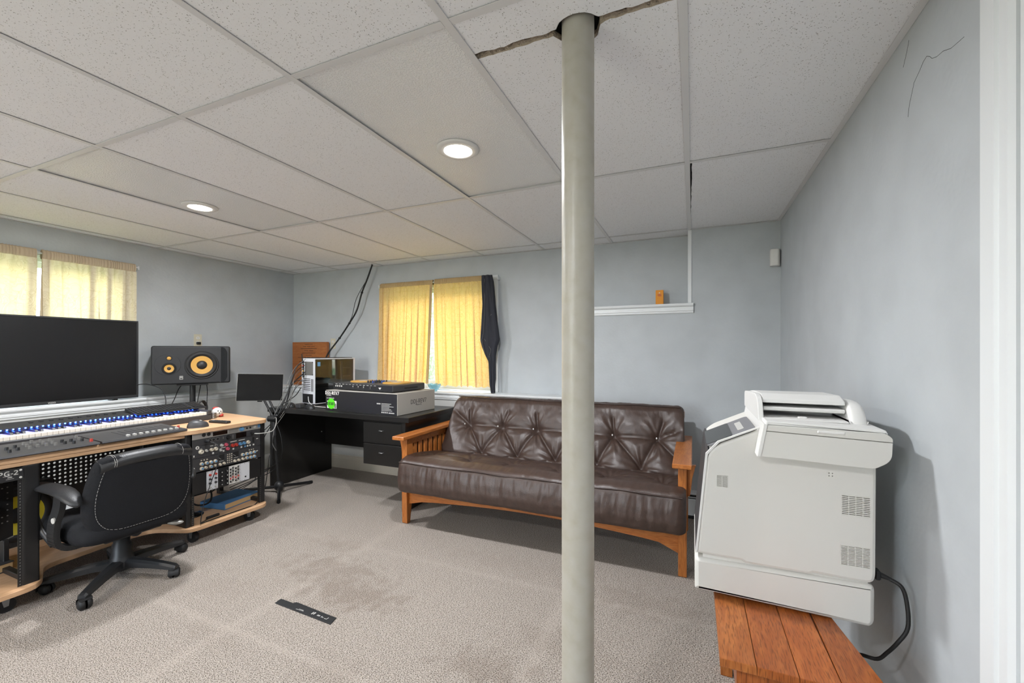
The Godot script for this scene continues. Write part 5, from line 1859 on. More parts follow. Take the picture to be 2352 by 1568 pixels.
# ---------------------------------------------------------------- screens, speakers, instruments
func build_studio_gear():
	local()
	var st
	# television, seen against the left wall
	var o = thing("television", "large flat black television standing on the ledge before the left window", "television", v3(-4.222, 0.876, -1.465), PI / 2)
	obj("housing", box(v3(-0.545, 0, -0.04), v3(0.545, 0.628, 0.0), 0.006), "black_plastic", o)
	obj("bezel", frame_shape(-0.545, 0.0, 0.545, 0.628, 0.012, 0.0, 0.008, 0.022), "soft_black", o)
	obj("screen", box(v3(-0.535, 0.022, 0.0), v3(0.535, 0.618, 0.003), 0), "tv_screen", o, "dark matte screen")
	words("VIZIO", 0.011, 0.0006, "light_grey", o, Transform3D(Basis.IDENTITY, v3(0.03, 0.011, 0.0083)), "lettering", true)
	for x in [-0.4, 0.4]: obj("foot", box(v3(x - 0.015, -0.0105, -0.09), v3(x + 0.015, 0.03, -0.005), 0.002), "black_plastic", o)
	# monitor speaker lying on its side on a stand
	var sp = v3(-3.97, 0.973, -2.28)
	o = thing("monitor_speaker", "black three-way studio monitor with golden cones lying sideways on a stand", "speaker", sp, deg_to_rad(60.2))
	st = mb()
	prism(st, rect(-0.2735, 0.0, 0.2735, 0.327, 0.02), -0.30, 0.0, 0.012, true)
	obj("cabinet", st, "baffle", o)
	var ctr = v3(0.066, 0.163, 0)
	driver(o, ctr, 0.122, 0.078, 0.036, "woofer")
	st = mb()
	prism(st, disc(-0.166, 0.168, 0.088, 40), -0.002, 0.002, 0.0015, true)
	obj("waveguide", st, "baffle", o)
	driver(o, v3(-0.157, 0.137, 0.002), 0.049, 0.033, 0.013, "midrange")
	st = mb()
	T = Transform3D(Basis(v3(1, 0, 0), PI / 2), v3(-0.157, 0.223, 0.002))
	lathe(st, [Vector2(0.021, 0), Vector2(0.019, 0.003), Vector2(0.015, 0.001)], 24)
	obj("tweeter_ring", st, "rubber", o)
	st = mb()
	lathe(st, [Vector2(0.0145, 0.0), Vector2(0.01, 0.005), Vector2(0.0, 0.007)], 20)
	obj("tweeter", st, "cone", o, "golden tweeter dome")
	T = Transform3D.IDENTITY
	st = mb()
	prism(st, rounded([Vector2(0.202, 0.008), Vector2(0.228, 0.012), Vector2(0.25, 0.05), Vector2(0.25, 0.277), Vector2(0.228, 0.315), Vector2(0.202, 0.319)], 0.015), -0.004, 0.0012, 0.0)
	obj("port", st, "gloss_black", o, "tall black port")
	obj("port_rib", slab(rect(0.196, 0.006, 0.204, 0.321, 0.002), 0.0, 0.003, 0.001), "baffle", o)
	var bd = obj("badge", slab(rect(-0.088, 0.042, -0.064, 0.072), 0, 0.0015, 0), "light_grey", o)
	obj("badge_mark", slab(rect(-0.085, 0.046, -0.067, 0.055), 0.0015, 0.002, 0), "baffle", bd)
	words("KRK", 0.009, 0.0004, "baffle", bd, Transform3D(Basis.IDENTITY, v3(-0.076, 0.064, 0.0018)), "lettering", true)
	o = thing("speaker_stand", "black pole speaker stand behind the studio desk holding the monitor speaker", "stand", v3(-4.08, 0, -2.345), deg_to_rad(60.2))
	st = mb()
	cyl(st, v3(0, 0.02, 0), v3(0, 0.96, 0), 0.022, -1, 18)
	obj("pole", st, "black_metal", o)
	obj("top_plate", box(v3(-0.11, 0.96, -0.11), v3(0.11, 0.9725, 0.12), 0.003), "black_metal", o)
	obj("base_plate", box(v3(-0.13, 0, -0.13), v3(0.13, 0.02, 0.13), 0.004), "black_metal", o)
	# speaker and tv leads
	o = tagged("speaker_cable", cable([v3(-4.16, 1.0, -2.34), v3(-4.14, 0.93, -2.27), v3(-4.05, 0.86, -2.19), v3(-3.95, 0.78, -2.1), v3(-3.9, 0.6, -2.05), v3(-3.9, 0.3, -2.05)], 0.0032), "rubber", "thin black cable hanging left below the monitor speaker", "cable")
	tagged("speaker_cable", cable([v3(-4.12, 0.985, -2.44), v3(-4.06, 0.9, -2.39), v3(-4.0, 0.82, -2.34), v3(-3.95, 0.7, -2.3), v3(-3.9, 0.4, -2.3)], 0.0032), "rubber", "thin black cable crossing behind the stand pole's right side", "cable")
	tagged("speaker_cable", cable([v3(-4.1, 0.985, -2.47), v3(-4.09, 0.9, -2.475), v3(-4.02, 0.82, -2.43), v3(-3.97, 0.7, -2.4), v3(-3.95, 0.4, -2.4)], 0.0032), "rubber", "thin black cable hanging straight down right of the stand pole", "cable")
	tagged("tv_cable", cable([v3(-4.25, 0.97, -1.98), v3(-4.15, 0.985, -2.03), v3(-3.98, 0.95, -2.05), v3(-3.88, 0.88, -2.03), v3(-3.82, 0.78, -2.0), v3(-3.8, 0.6, -2.0)], 0.004), "soft_black", "dark cable arching from the television down behind the piano", "cable")
	# digital piano
	var pz0 = -2.03
	o = thing("digital_piano", "long dark digital piano with blue-lit black keys on the studio desk", "piano", v3(-3.46, 0.745, -1.39), PI / 2)
	# own axes: x along (world -z), z towards the player (world +x)
	var lx = 0.64
	obj("body_base", box(v3(-lx, 0.001, -0.16), v3(lx, 0.04, 0.155), 0.004), "dark_grey", o)
	obj("control_deck", slab_x(-lx, lx, [Vector2(-0.16, 0.04), Vector2(0.0, 0.04), Vector2(0.0, 0.083), Vector2(-0.004, 0.085), Vector2(-0.16, 0.1)]), "soft_black", o)
	for s in [-1.0, 1.0]: obj("end_block", box(v3(s * lx - (0.03 if s > 0 else 0.0), 0.04, -0.002), v3(s * lx + (0.0 if s > 0 else 0.03), 0.072, 0.157), 0.004), "dark_grey", o)
	var pitch = (2.0 * lx - 0.062) / 52.0
	var wk = null
	var bk = null
	for k in 52:
		var x = -lx + 0.031 + pitch * (k + 0.5)
		var t = Transform3D(Basis.IDENTITY, v3(x, 0.0405, 0.0))
		if wk == null:
			wk = obj("white_key", box(v3(-pitch / 2 + 0.0006, 0, 0.002), v3(pitch / 2 - 0.0006, 0.021, 0.15), 0.0012), "key_white", o)
			wk.transform = t
		else: again(wk, t, o)
		if k % 7 in [0, 1, 3, 4, 5] and k < 51:
			t = Transform3D(Basis.IDENTITY, v3(x + pitch / 2, 0.0618, 0.0))
			if bk == null:
				st = mb()
				prism_z(st, -0.0055, 0.0055, [Vector2(0.002, 0), Vector2(0.097, 0), Vector2(0.09, 0.011), Vector2(0.002, 0.012)])
				bk = obj("black_key", st, "key_black", o)
				bk.transform = t
			else: again(bk, t, o)
	var led = null
	for k in 52:
		var t = Transform3D(Basis.IDENTITY, v3(-lx + 0.031 + pitch * (k + 0.5), 0.0, 0.0))
		if led == null:
			led = obj("key_led", box(v3(-0.003, 0.0765, -0.0005), v3(0.003, 0.081, 0.0012), 0.0003), "led", o, "small glowing key light")
			led.transform = t
		else: again(led, t, o)
	for k in 10:
		var x = -0.22 + k * 0.043
		obj("fader", box(v3(x - 0.008, 0.083, -0.095), v3(x + 0.008, 0.1, -0.08), 0.001), "black_plastic", o)
	obj("panel_button", box(v3(-0.4, 0.089, -0.12), v3(-0.385, 0.0945, -0.112), 0.0005), "paper", o)
	obj("panel_button", box(v3(-0.38, 0.089, -0.12), v3(-0.365, 0.0945, -0.112), 0.0005), "paper", o)
	obj("panel_print", box(v3(-0.49, 0.087, -0.125), v3(-0.42, 0.0915, -0.1), 0), "dark_grey", o)
	# computer keyboard lying across the piano's deck
	o = thing("computer_keyboard", "flat black computer keyboard resting across the piano's right end", "keyboard", v3(-3.50, 0.83, -1.845), PI / 2)
	T = Transform3D(Basis(v3(1, 0, 0), 0.16), Vector3.ZERO)
	st = mb()
	prism_z(st, -0.222, 0.222, [Vector2(-0.07, 0.006), Vector2(0.075, 0.006), Vector2(0.078, 0.012), Vector2(-0.07, 0.024)])
	obj("keyboard_body", st, "soft_black", o)
	st = mb()
	for i in 19:
		for j in 6:
			if i == 15: continue
			var x = -0.212 + i * 0.0223
			var z = -0.062 + j * 0.0218
			var y = lerpf(0.0235, 0.0145, (z + 0.07) / 0.148)
			bx(st, v3(x, y - 0.001, z), v3(x + 0.019, y + 0.0042, z + 0.0185), 0.0015)
	meta(obj("keycaps", st, "black_plastic", o), "rows of low black keycaps", "", "", "stuff")
	T = Transform3D.IDENTITY
	# knob controller and fader controller side by side
	for k in 2:
		var z0 = [-0.62, -1.255][k]
		var z1 = [-1.245, -1.68][k]
		o = thing(["knob_controller", "fader_controller"][k], ["dark grey desktop controller covered in knobs, left before the piano", "dark grey desktop controller with a row of white faders before the piano"][k], "controller", v3(-3.125, 0.745, (z0 + z1) / 2), PI / 2)
		var hw = absf(z1 - z0) / 2
		var sl = [Vector2(-0.145, 0.0015), Vector2(0.145, 0.0015), Vector2(0.15, 0.006), Vector2(0.147, 0.015), Vector2(-0.14, 0.03), Vector2(-0.147, 0.026)]
		obj("panel_body", slab_x(-hw, hw, sl), "dark_grey", o)
		world_into(o)
		var top = func(wx): return 0.745 + lerpf(0.0148, 0.0298, clampf((-2.978 - wx) / 0.287, 0, 1))
		if k == 0:
			var ks = [[-3.044, -0.923, 2], [-2.98, -0.913, 2], [-3.068, -0.958, 2], [-3.002, -0.947, 2], [-3.111, -1.001, 1], [-3.051, -0.992, 1], [-2.992, -0.984, 1], [-3.131, -1.035, 1], [-3.06, -1.023, 1], [-3.009, -1.017, 1], [-3.118, -1.062, 1], [-3.057, -1.052, 1], [-3.006, -1.046, 1], [-3.113, -1.095, 1], [-3.04, -1.081, 1], [-2.989, -1.074, 1], [-3.042, -1.118, 2], [-2.99, -1.11, 2], [-3.027, -1.147, 2], [-2.966, -1.135, 2], [-3.11, -1.199, 1], [-3.046, -1.185, 1], [-3.001, -1.181, 2], [-2.956, -1.2, 3]]
			for q in ks:
				var wx = q[0] * 1.025
				var wz = q[1] * 1.025
				st = mb()
				var y = top.call(wx) - 0.001
				cyl(st, v3(wx, y, wz), v3(wx, y + 0.016, wz), 0.0075, 0.0065, 14)
				obj("knob", st, ["", "mid_grey", "black_plastic", "red"][q[2]], o)
		else:
			for i in 9:
				var wz = -1.39 - i * 0.0315
				var wx = -3.02
				T = Transform3D(Basis(v3(0, 0, 1), -0.0523), v3(-3.1, top.call(-3.1) + 0.0004, wz))
				obj("fader_slot", box(v3(-0.1, -0.001, -0.0012), v3(0.11, 0.0006, 0.0012), 0), "rubber", o)
				T = Transform3D.IDENTITY
				var y = top.call(wx) - 0.001
				st = mb()
				bx(st, v3(wx - 0.012, y, wz - 0.006), v3(wx + 0.012, y + 0.005, wz + 0.006), 0.001)
				for e in [-0.008, 0.008]: bx(st, v3(wx + e - 0.0045, y + 0.004, wz - 0.0058), v3(wx + e + 0.0045, y + 0.012, wz + 0.0058), 0.0015)
				obj("fader_cap", st, "light_grey", o)
			st = mb()
			cyl(st, v3(-3.045, top.call(-3.045) - 0.001, -1.665), v3(-3.045, top.call(-3.045) + 0.015, -1.665), 0.0075, 0.0065, 14)
			obj("knob", st, "red", o)
		local()
	# trackball and remote
	o = thing("trackball", "dark grey trackball with a pale ball at the desk's right front", "trackball", v3(-3.06, 0.745, -1.80), deg_to_rad(165))
	obj("shell", mouse_shape(0.044, 0.044, 0.062), "dark_grey", o)
	st = mb()
	blob(st, v3(0.027, 0.026, 0.012), v3(0.017, 0.017, 0.017), 20, 12)
	obj("ball", st, "light_grey", o, "pale grey ball")
	o = thing("remote_control", "slim black remote control on the beech desktop", "remote", v3(-3.1, 0.745, -1.96), deg_to_rad(96))
	obj("remote_body", box(v3(-0.02, 0.001, -0.085), v3(0.02, 0.017, 0.085), 0.005), "black_plastic", o)
	for k in 5: obj("button", box(v3(-0.008, 0.0168, -0.065 + k * 0.025), v3(0.008, 0.0185, -0.055 + k * 0.025), 0.001), "dark_grey" if k else "light_grey", o)
	# little red and white figure, ribbed cup
	o = thing("toy_figure", "small round white and red toy lying at the piano's right end", "toy", v3(-3.40, 0.745, -2.13), 1.0)
	st = mb()
	blob(st, v3(0, 0.038, 0), v3(0.036, 0.037, 0.036), 24, 14)
	obj("toy_body", st, "white", o)
	st = mb()
	blob(st, v3(-0.008, 0.066, -0.004), v3(0.024, 0.014, 0.016), 16, 8)
	obj("toy_cap", st, "red", o, "red patch")
	st = mb()
	blob(st, v3(0.024, 0.013, 0.008), v3(0.018, 0.012, 0.02), 16, 8)
	obj("toy_foot", st, "red", o)
	for q in [v3(0.006, 0.05, 0.033), v3(0.022, 0.046, 0.027), v3(0.014, 0.034, 0.0345)]:
		st = mb()
		blob(st, q, v3(0.004, 0.005, 0.004), 8, 6)
		obj("dot", st, "rubber", o)
	o = thing("knurled_cup", "small ribbed grey metal cup beside the piano's end", "cup", v3(-3.36, 0.745, -2.07))
	st = mb()
	for k in 6: lathe_at(st, [Vector2(0.0, k * 0.007 + 0.001), Vector2(0.024, k * 0.007 + 0.001), Vector2(0.026, k * 0.007 + 0.003), Vector2(0.024, k * 0.007 + 0.0075)], 20)
	lathe_at(st, [Vector2(0.024, 0.043), Vector2(0.0, 0.043)], 20)
	obj("cup_body", st, "steel", o)
	st = mb()
	for k in 3:
		var pts = []
		for i in 25:
			var a = TAU * i / 24.0
			pts.append(v3(-3.55 + 0.012 * k + 0.006 * sin(a * 2), 0.81 + 0.05 * sin(a) + 0.005 * k, -2.10 + 0.034 * cos(a)))
		tube(st, pts, 0.004, 6)
	tagged("cable_coil", st, "rubber", "small coil of black cable behind the piano's right end", "cable")
	# portable screen on a microphone stand
	var hub = v3(-3.38, 0, -2.65)
	o = thing("microphone_stand", "black tripod microphone stand between the two desks", "stand", hub)
	var up = v3(-3.44, 0.655, -2.64)
	world_into(o)
	st = mb()
	blob(st, v3(-3.38, 0.06, -2.65), v3(0.04, 0.045, 0.04), 18, 10)
	obj("leg_hub", st, "black_plastic", o)
	for q in [v3(-3.133, 0.014, -2.452), v3(-3.69, 0.014, -2.55), v3(-3.33, 0.014, -2.96)]:
		st = mb()
		tube(st, [v3(-3.38, 0.055, -2.65), v3(-3.38, 0.055, -2.65).lerp(q, 0.6), q], 0.0125, 10)
		var lg = obj("leg", st, "black_metal", o)
		st = mb()
		tube(st, [v3(-3.38, 0.055, -2.65).lerp(q, 0.9), q], 0.0138, 10)
		obj("leg_tip", st, "rubber", lg)
	st = mb()
	tube(st, [v3(-3.38, 0.05, -2.65), up], 0.0105, 12)
	obj("tube", st, "black_metal", o)
	st = mb()
	tube(st, [up + v3(0.015, -0.15, 0), up], 0.016, 12)
	obj("sleeve", st, "soft_black", o)
	st = mb()
	cyl(st, up + v3(-0.035, 0.0, 0.02), up + v3(0.035, 0.0, -0.01), 0.026, -1, 18)
	blob(st, up, v3(0.03, 0.03, 0.03), 14, 8)
	obj("clutch", st, "black_plastic", o)
	var holder = v3(-3.635, 0.87, -2.66)
	for dx in [0.0, 0.03]:
		st = mb()
		tube(st, [up + v3(dx * 0.6, 0.01, -dx), holder + v3(dx, 0, -dx)], 0.009, 10)
		obj("boom", st, "black_metal", o)
	local()
	o = thing("portable_screen", "thin glossy black portable screen clamped on the microphone stand", "screen", v3(-3.585, 0.81, -2.615), deg_to_rad(52))
	T = Transform3D(Basis(v3(1, 0, 0), deg_to_rad(-12)) * Basis(v3(0, 0, 1), deg_to_rad(-2.5)), Vector3.ZERO)
	st = mb()
	prism(st, rect(-0.18, 0.0, 0.18, 0.245, 0.006), -0.009, 0.0, 0.0015)
	obj("screen_body", st, "silver", o)
	st = mb()
	prism(st, rect(-0.178, 0.002, 0.178, 0.243, 0.005), 0.0, 0.0015)
	obj("glass", st, "screen", o, "black mirror-like glass")
	st = mb()
	bx(st, v3(-0.05, 0.05, -0.03), v3(0.05, 0.15, -0.009), 0.004)
	bx(st, v3(-0.02, -0.005, -0.05), v3(0.02, 0.09, -0.03), 0.004)
	obj("clamp", st, "black_plastic", o)
	T = Transform3D.IDENTITY
	# bundle of leads from the stand to the tower
	var rng = RandomNumberGenerator.new()
	rng.seed = 6
	for k in 9:
		var a = up + v3(rng.randf_range(-0.01, 0.05), rng.randf_range(-0.06, 0.03), rng.randf_range(-0.03, 0.0))
		var b = v3(-3.435 + rng.randf_range(-0.025, 0.025), 0.94 + k * 0.03, -2.96)
		var m1 = a.lerp(b, 0.35) + v3(0.03 + rng.randf_range(-0.02, 0.02), 0.02 + rng.randf_range(-0.03, 0.05), 0.02)
		var m2 = a.lerp(b, 0.7) + v3(0.02 + rng.randf_range(-0.03, 0.02), 0.05 + rng.randf_range(-0.05, 0.04), 0.03)
		tagged("lead", cable([a, m1, m2, b], [0.003, 0.0042, 0.0026][k % 3]), ["rubber", "soft_black", "mid_grey"][k % 3], "thin lead in the bundle between the microphone stand and computer tower", "cable", "leads in the bundle")
	for k in 5:
		var a = up + v3(rng.randf_range(-0.02, 0.02), rng.randf_range(-0.05, 0.0), rng.randf_range(-0.02, 0.02))
		var b = v3(-3.6 + k * 0.05 + rng.randf_range(-0.05, 0.05), 0.12 + 0.03 * k, -2.62 + rng.randf_range(-0.08, 0.06))
		tagged("lead", cable([a, a.lerp(b, 0.35) + v3(0.05 * (k - 2), 0.02, 0.02), a.lerp(b, 0.75) + v3(0.06 * (k - 2), 0.02, 0.02), b, v3(-3.65 - 0.05 * k, 0.02 + 0.007 * k, -2.4 - 0.03 * k)], 0.0035), "rubber", "thin black lead hanging from the microphone stand's clutch to the floor", "cable", "leads hanging from the stand")
	tagged("lead", cable([v3(-3.44, 0.747, -2.76), v3(-3.45, 0.755, -2.70), v3(-3.44, 0.68, -2.66), v3(-3.42, 0.55, -2.63), v3(-3.40, 0.45, -2.60), v3(-3.38, 0.38, -2.62)], 0.0038), "mid_grey", "grey braided lead from the mouse down beside the stand", "cable")
	tagged("lead", cable([v3(-3.385, 0.82, -2.965), v3(-3.3, 0.78, -2.9), v3(-3.2, 0.752, -2.87), v3(-3.02, 0.752, -2.84), v3(-2.96, 0.752, -2.85)], 0.0035), "white", "white lead lying on the black desk before the tower", "cable")
	tagged("lead", cable([v3(-3.49, 0.90, -2.97), v3(-3.47, 0.84, -2.9), v3(-3.5, 0.79, -2.84), v3(-3.52, 0.76, -2.79), v3(-3.47, 0.72, -2.69), v3(-3.4, 0.7, -2.66)], 0.004), "rubber", "black lead dropping over the black desk's left corner", "cable")
	tagged("lead", cable([v3(-2.945, 0.655, -2.108), v3(-2.93, 0.65, -2.15), v3(-2.96, 0.645, -2.26), v3(-3.1, 0.66, -2.4), v3(-3.3, 0.68, -2.56), v3(-3.42, 0.66, -2.63)], 0.0032), "light_grey", "pale grey lead from the rack interface's right plug to the stand", "cable")
	tagged("lead", cable([v3(-2.935, 0.658, -1.795), v3(-2.9, 0.62, -1.825), v3(-2.92, 0.5, -1.83), v3(-2.94, 0.38, -1.80), v3(-2.955, 0.25, -1.765), v3(-2.96, 0.14, -1.75), v3(-3.0, 0.12, -1.78), v3(-3.03, 0.119, -1.85)], 0.0028), "soft_black", "thin dark lead hanging across the rack fronts", "cable")
	tagged("lead", cable([v3(-2.985, 0.119, -1.765), v3(-2.99, 0.119, -1.90), v3(-2.985, 0.119, -2.08), v3(-3.0, 0.119, -2.16), v3(-3.04, 0.2, -2.26), v3(-3.2, 0.4, -2.42)], 0.0032), "rubber", "black lead lying along the front of the bottom shelf", "cable")

func driver(o, c, r, rc, rd, called):
	var st = mb()
	T = Transform3D(Basis(v3(1, 0, 0), PI / 2), c)
	lathe(st, [Vector2(r, 0.0), Vector2(r, 0.004), Vector2(r * 0.95, 0.006), Vector2(r * 0.93, 0.003), Vector2(r * 0.9, 0.003), Vector2(r * 0.87, 0.008), Vector2(r * 0.8, 0.011), Vector2(r * 0.73, 0.007), Vector2(rc, 0.001)], 44)
	var s = obj(called + "_surround", st, "rubber", o)
	st = mb()
	lathe(st, [Vector2(rc * 1.06, 0.002), Vector2(rc, 0.001), Vector2(rd, -0.0)], 44)
	obj("cone", st, "cone", s, "golden woven cone")
	st = mb()
	lathe(st, [Vector2(rd * 1.05, 0.0), Vector2(rd * 0.98, rd * 0.12), Vector2(rd * 0.8, rd * 0.33), Vector2(rd * 0.45, rd * 0.5), Vector2(0, rd * 0.55)], 30)
	obj("dust_cap", st, "baffle", s)
	T = Transform3D.IDENTITY

func frame_shape(x0, y0, x1, y1, w, z0, z1, wb):
	var st = mb()
	bx(st, v3(x0, y0, z0), v3(x1, y0 + wb, z1), 0.002)
	bx(st, v3(x0, y1 - w, z0), v3(x1, y1, z1), 0.002)
	bx(st, v3(x0, y0 + wb, z0), v3(x0 + w, y1 - w, z1), 0.001)
	bx(st, v3(x1 - w, y0 + wb, z0), v3(x1, y1 - w, z1), 0.001)
	return st

# profile (z, y) swept along x
func prism_z(st, x0, x1, prof, b := 0.0):
	var keep = T
	T = keep * Transform3D(Basis(v3(0, 0, 1), v3(0, 1, 0), v3(-1, 0, 0)), Vector3.ZERO)
	prism(st, prof, -x1, -x0, b)
	T = keep

func slab_x(x0, x1, prof, b := 0.0):
	var st = mb()
	prism_z(st, x0, x1, prof, b)
	return st

func lathe_at(st, prof, n):
	lathe(st, prof, n)

# ---------------------------------------------------------------- small things
func build_small_things():
	local()
	var st
	var o
	# sub-woofer and a curved perforated cover under the desk
	o = thing("subwoofer", "black subwoofer with a yellow cone on the shelf under the desk", "speaker", v3(-3.62, 0.1155, -1.14), PI / 2)
	obj("cabinet", box(v3(-0.16, 0, -0.3), v3(0.16, 0.36, 0.0), 0.01), "black_plastic", o)
	st = mb()
	T = Transform3D(Basis(v3(1, 0, 0), PI / 2), v3(0, 0.185, 0.0))
	lathe(st, [Vector2(0.15, 0.0), Vector2(0.15, 0.006), Vector2(0.14, 0.012), Vector2(0.12, 0.014), Vector2(0.112, 0.004)], 40)
	obj("surround", st, "rubber", o)
	st = mb()
	lathe(st, [Vector2(0.114, 0.006), Vector2(0.112, 0.004), Vector2(0.04, 0.001)], 40)
	obj("cone", st, "yellow_cone", o, "bright yellow cone")
	st = mb()
	lathe(st, [Vector2(0.045, 0.001), Vector2(0.035, 0.012), Vector2(0.0, 0.02)], 24)
	obj("dust_cap", st, "rubber", o)
	T = Transform3D.IDENTITY
	o = thing("perforated_cover", "curved black perforated metal cover under the desk's left edge", "cover", v3(-3.30, 0.12, -0.8), PI / 2)
	st = mb()
	var bend = func(x, y): return v3(x, y, 0.03 - 1.2 * x * x)
	grid(st, 24, 10, func(u, v): return bend.call(lerpf(-0.3, 0.235, u), lerpf(0.10 + 0.05 * u, 0.50, v)))
	obj("sheet", st, "black_metal", o)
	st = mb()
	var edge = []
	for k in 25: edge.append(bend.call(lerpf(-0.3, 0.235, k / 24.0), 0.10 + 0.05 * k / 24.0))
	tube(st, edge, 0.004, 6)
	obj("rim", st, "mid_grey", o, "pale lower rim")
	st = mb()
	for i in 16:
		for j in 8:
			if j > 1 and j < 6 and i % 3: continue
			var c = bend.call(-0.12 + i * 0.022, 0.24 + j * 0.03)
			T = Transform3D(Basis.IDENTITY, c)
			prism(st, disc(0, 0, 0.0042, 8, 0.003), 0.0, 0.0012)
	T = Transform3D.IDENTITY
	meta(obj("holes", st, "mid_grey", o), "rows of small oval holes", "", "", "stuff")
	for x in [-0.2, 0.2]: obj("foot", box(v3(x - 0.01, -0.0045, -0.06), v3(x + 0.01, 0.15, 0.0), 0.002), "black_metal", o)
	# books on the bottom shelf
	o = thing("book", "thick blue hardback book lying on the right of the bottom shelf", "book", v3(-3.22, 0.1155, -2.12), deg_to_rad(98))
	book_parts(o, 0.15, 0.115, 0.042, "book_blue")
	o = thing("book", "dark hardback book at the left edge of the bottom shelf", "book", v3(-3.36, 0.1155, -0.87), deg_to_rad(95))
	book_parts(o, 0.14, 0.105, 0.045, "dark_grey")
	# weighted round base and loose leads on the shelf
	o = thing("round_base", "round black weighted base on the bottom shelf behind the post", "stand", v3(-3.2, 0.1155, -1.83))
	st = mb()
	lathe(st, [Vector2(0.0, 0.0), Vector2(0.07, 0.0), Vector2(0.073, 0.006), Vector2(0.06, 0.014), Vector2(0.02, 0.02), Vector2(0.012, 0.04), Vector2(0.0, 0.04)], 32)
	obj("base_disc", st, "gloss_black", o)
	tagged("lead", cable([v3(-3.45, 0.119, -1.75), v3(-3.5, 0.20, -1.95), v3(-3.42, 0.17, -2.1), v3(-3.55, 0.22, -2.25), v3(-3.6, 0.25, -2.5)], 0.005), "rubber", "thick black lead looping behind the blue book on the shelf", "cable")
	tagged("lead", cable([v3(-3.25, 0.25, -1.82), v3(-3.2, 0.18, -1.86), v3(-3.2, 0.17, -1.95), v3(-3.3, 0.22, -2.02), v3(-3.4, 0.3, -2.0)], 0.006), "rubber", "black lead drooping below the module frame", "cable")
	tagged("power_adapter", box(v3(-3.02, 0.1155, -1.83), v3(-2.995, 0.132, -1.9), 0.004) if false else cbox(v3(-3.03, 0.1245, -1.87), v3(0.018, 0.017, 0.085), 0.004), "black_plastic", "slim black adapter on the shelf beside the right post", "adapter")
	# outlets
	o = thing("wall_outlet", "ivory duplex wall outlet above the monitor speaker", "outlet", v3(-4.4195, 1.362, -2.585), PI / 2)
	outlet_parts(o, true)
	o = thing("wall_outlet", "ivory duplex wall outlet right of the slotted wooden panel", "outlet", v3(-3.785, 1.342, -3.6595))
	outlet_parts(o, false)
	# cable run from the ceiling down to the corner
	o = thing("cable_run", "black cable in a sleeve strung from the ceiling down behind the computer", "cable", v3(-3.45, 1.2, -3.58))
	world_into(o)
	var pts = [v3(-3.125, 2.174, -3.55), v3(-3.19, 2.03, -3.55), v3(-3.265, 1.885, -3.55), v3(-3.335, 1.70, -3.55), v3(-3.44, 1.56, -3.55), v3(-3.58, 1.40, -3.55), v3(-3.74, 1.20, -3.52), v3(-3.72, 1.02, -3.45), v3(-3.6, 0.86, -3.46)]
	obj("sleeve", cable(pts, 0.0085), "rubber", o)
	obj("wire", cable([v3(-3.20, 2.0, -3.54), v3(-3.29, 1.88, -3.535), v3(-3.34, 1.78, -3.53), v3(-3.4, 1.62, -3.54), v3(-3.5, 1.49, -3.545)], 0.003), "rubber", o)
	for k in [2, 4, 5]:
		st = mb()
		blob(st, pts[k], v3(0.014, 0.012, 0.014), 10, 6)
		obj("tie", st, "rubber", o)
	local()
	# sensor, yellow carton, strip on the floor
	o = thing("motion_sensor", "small white motion sensor high in the right corner", "sensor", v3(0.53, 1.855, -3.4895))
	st = mb()
	T = Transform3D(FLAT, Vector3.ZERO)
	prism(st, rounded([Vector2(-0.028, 0), Vector2(0.034, 0), Vector2(0.034, -0.03), Vector2(0.02, -0.05), Vector2(-0.028, -0.042)], 0.012), 0, 0.118, 0.005, true)
	obj("sensor_body", st, "white", o)
	T = Transform3D.IDENTITY
	o = thing("yellow_carton", "small orange-yellow carton standing on the high wall ledge", "box", v3(-0.243, 1.6205, -3.58))
	obj("carton_body", box(v3(-0.029, 0, -0.02), v3(0.029, 0.122, 0.02), 0.0015), "yellow_card", o)
	marks_at(o, [[-0.012, 0.088, 0.012, 0.091], [-0.016, 0.08, 0.016, 0.084], [-0.01, 0.072, 0.014, 0.076]], "red", 0.02)
	st = mb()
	prism(st, [Vector2(-0.006, 0.096), Vector2(0.006, 0.096), Vector2(0, 0.106)], 0.02, 0.0204)
	obj("emblem", st, "paper", o)
	o = thing("cable_cover_strip", "flat black strip with scraped white letters lying on the carpet", "strip", v3(-1.72, 0.0005, -1.49))
	world_into(o)
	T = Transform3D(FLAT, Vector3.ZERO)
	obj("strip", slab([Vector2(-1.914, 1.478), Vector2(-1.53, 1.462), Vector2(-1.541, 1.509), Vector2(-1.60, 1.511), Vector2(-1.80, 1.524), Vector2(-1.82, 1.524), Vector2(-1.83, 1.512), Vector2(-1.918, 1.515)], 0.0005, 0.004, 0.0005), "black_plastic", o)
	st = mb()
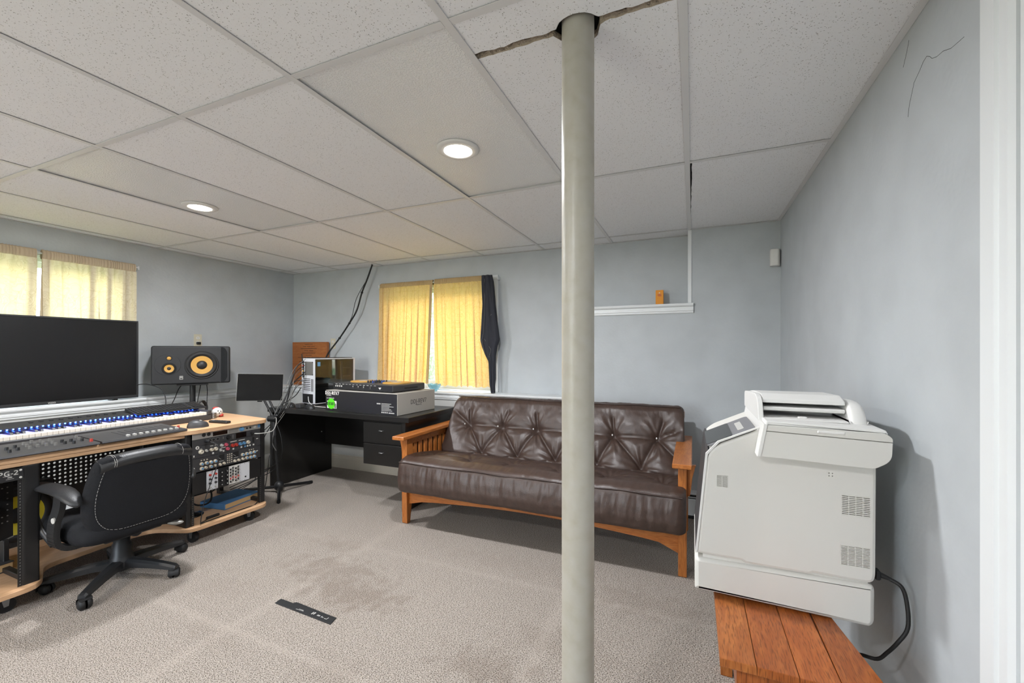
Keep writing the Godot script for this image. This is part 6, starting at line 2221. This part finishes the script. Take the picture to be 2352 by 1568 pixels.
	for q in [[-1.775, 1.482, 0.05, 0.002], [-1.76, 1.487, 0.03, 0.002], [-1.675, 1.482, 0.006, 0.016], [-1.665, 1.484, 0.006, 0.016], [-1.64, 1.484, 0.018, 0.003], [-1.64, 1.489, 0.018, 0.002], [-1.612, 1.482, 0.004, 0.008], [-1.604, 1.482, 0.006, 0.004], [-1.59, 1.480, 0.016, 0.003], [-1.576, 1.482, 0.003, 0.012]]:
		prism(st, rect(q[0], q[1], q[0] + q[2], q[1] + q[3]), 0.0038, 0.0043)
	obj("lettering", st, "light_grey", o, "scraped white letters")
	local()

func marks_at(o, list, m, z):
	var st = mb()
	for q in list: prism(st, rect(q[0], q[1], q[2], q[3]), z, z + 0.0004)
	obj("legends", st, m, o)

func book_parts(o, hl, hw, t, m):
	obj("pages", box(v3(-hl + 0.006, 0.004, -hw + 0.004), v3(hl - 0.004, t - 0.004, hw - 0.004), 0.001), "pages", o)
	var st = mb()
	bx(st, v3(-hl, 0, -hw), v3(hl, 0.0038, hw), 0.0008)
	bx(st, v3(-hl, t - 0.0038, -hw), v3(hl, t, hw), 0.0008)
	bx(st, v3(-hl - 0.002, 0.0005, -hw), v3(-hl + 0.004, t - 0.0005, hw), 0.002)
	obj("cover", st, m, o)

func outlet_parts(o, plugged):
	var st = mb()
	prism(st, rect(-0.036, -0.058, 0.036, 0.058, 0.005), 0, 0.005, 0.002)
	obj("plate", st, "ivory", o)
	for y in [-0.022, 0.022]:
		st = mb()
		prism(st, disc(0, y, 0.017, 20, 0.014), 0.005, 0.0065)
		var f = obj("socket", st, "white", o)
		st = mb()
		prism(st, rect(-0.0075, y - 0.001, -0.0055, y + 0.007), 0.0065, 0.0069)
		prism(st, rect(0.0055, y - 0.001, 0.0075, y + 0.007), 0.0065, 0.0069)
		prism(st, disc(0, y - 0.007, 0.0025, 8), 0.0065, 0.0069)
		obj("slots", st, "rubber", f)
	if plugged: obj("plug", cbox(v3(0, -0.028, 0.016), v3(0.036, 0.024, 0.02), 0.004), "rubber", o)
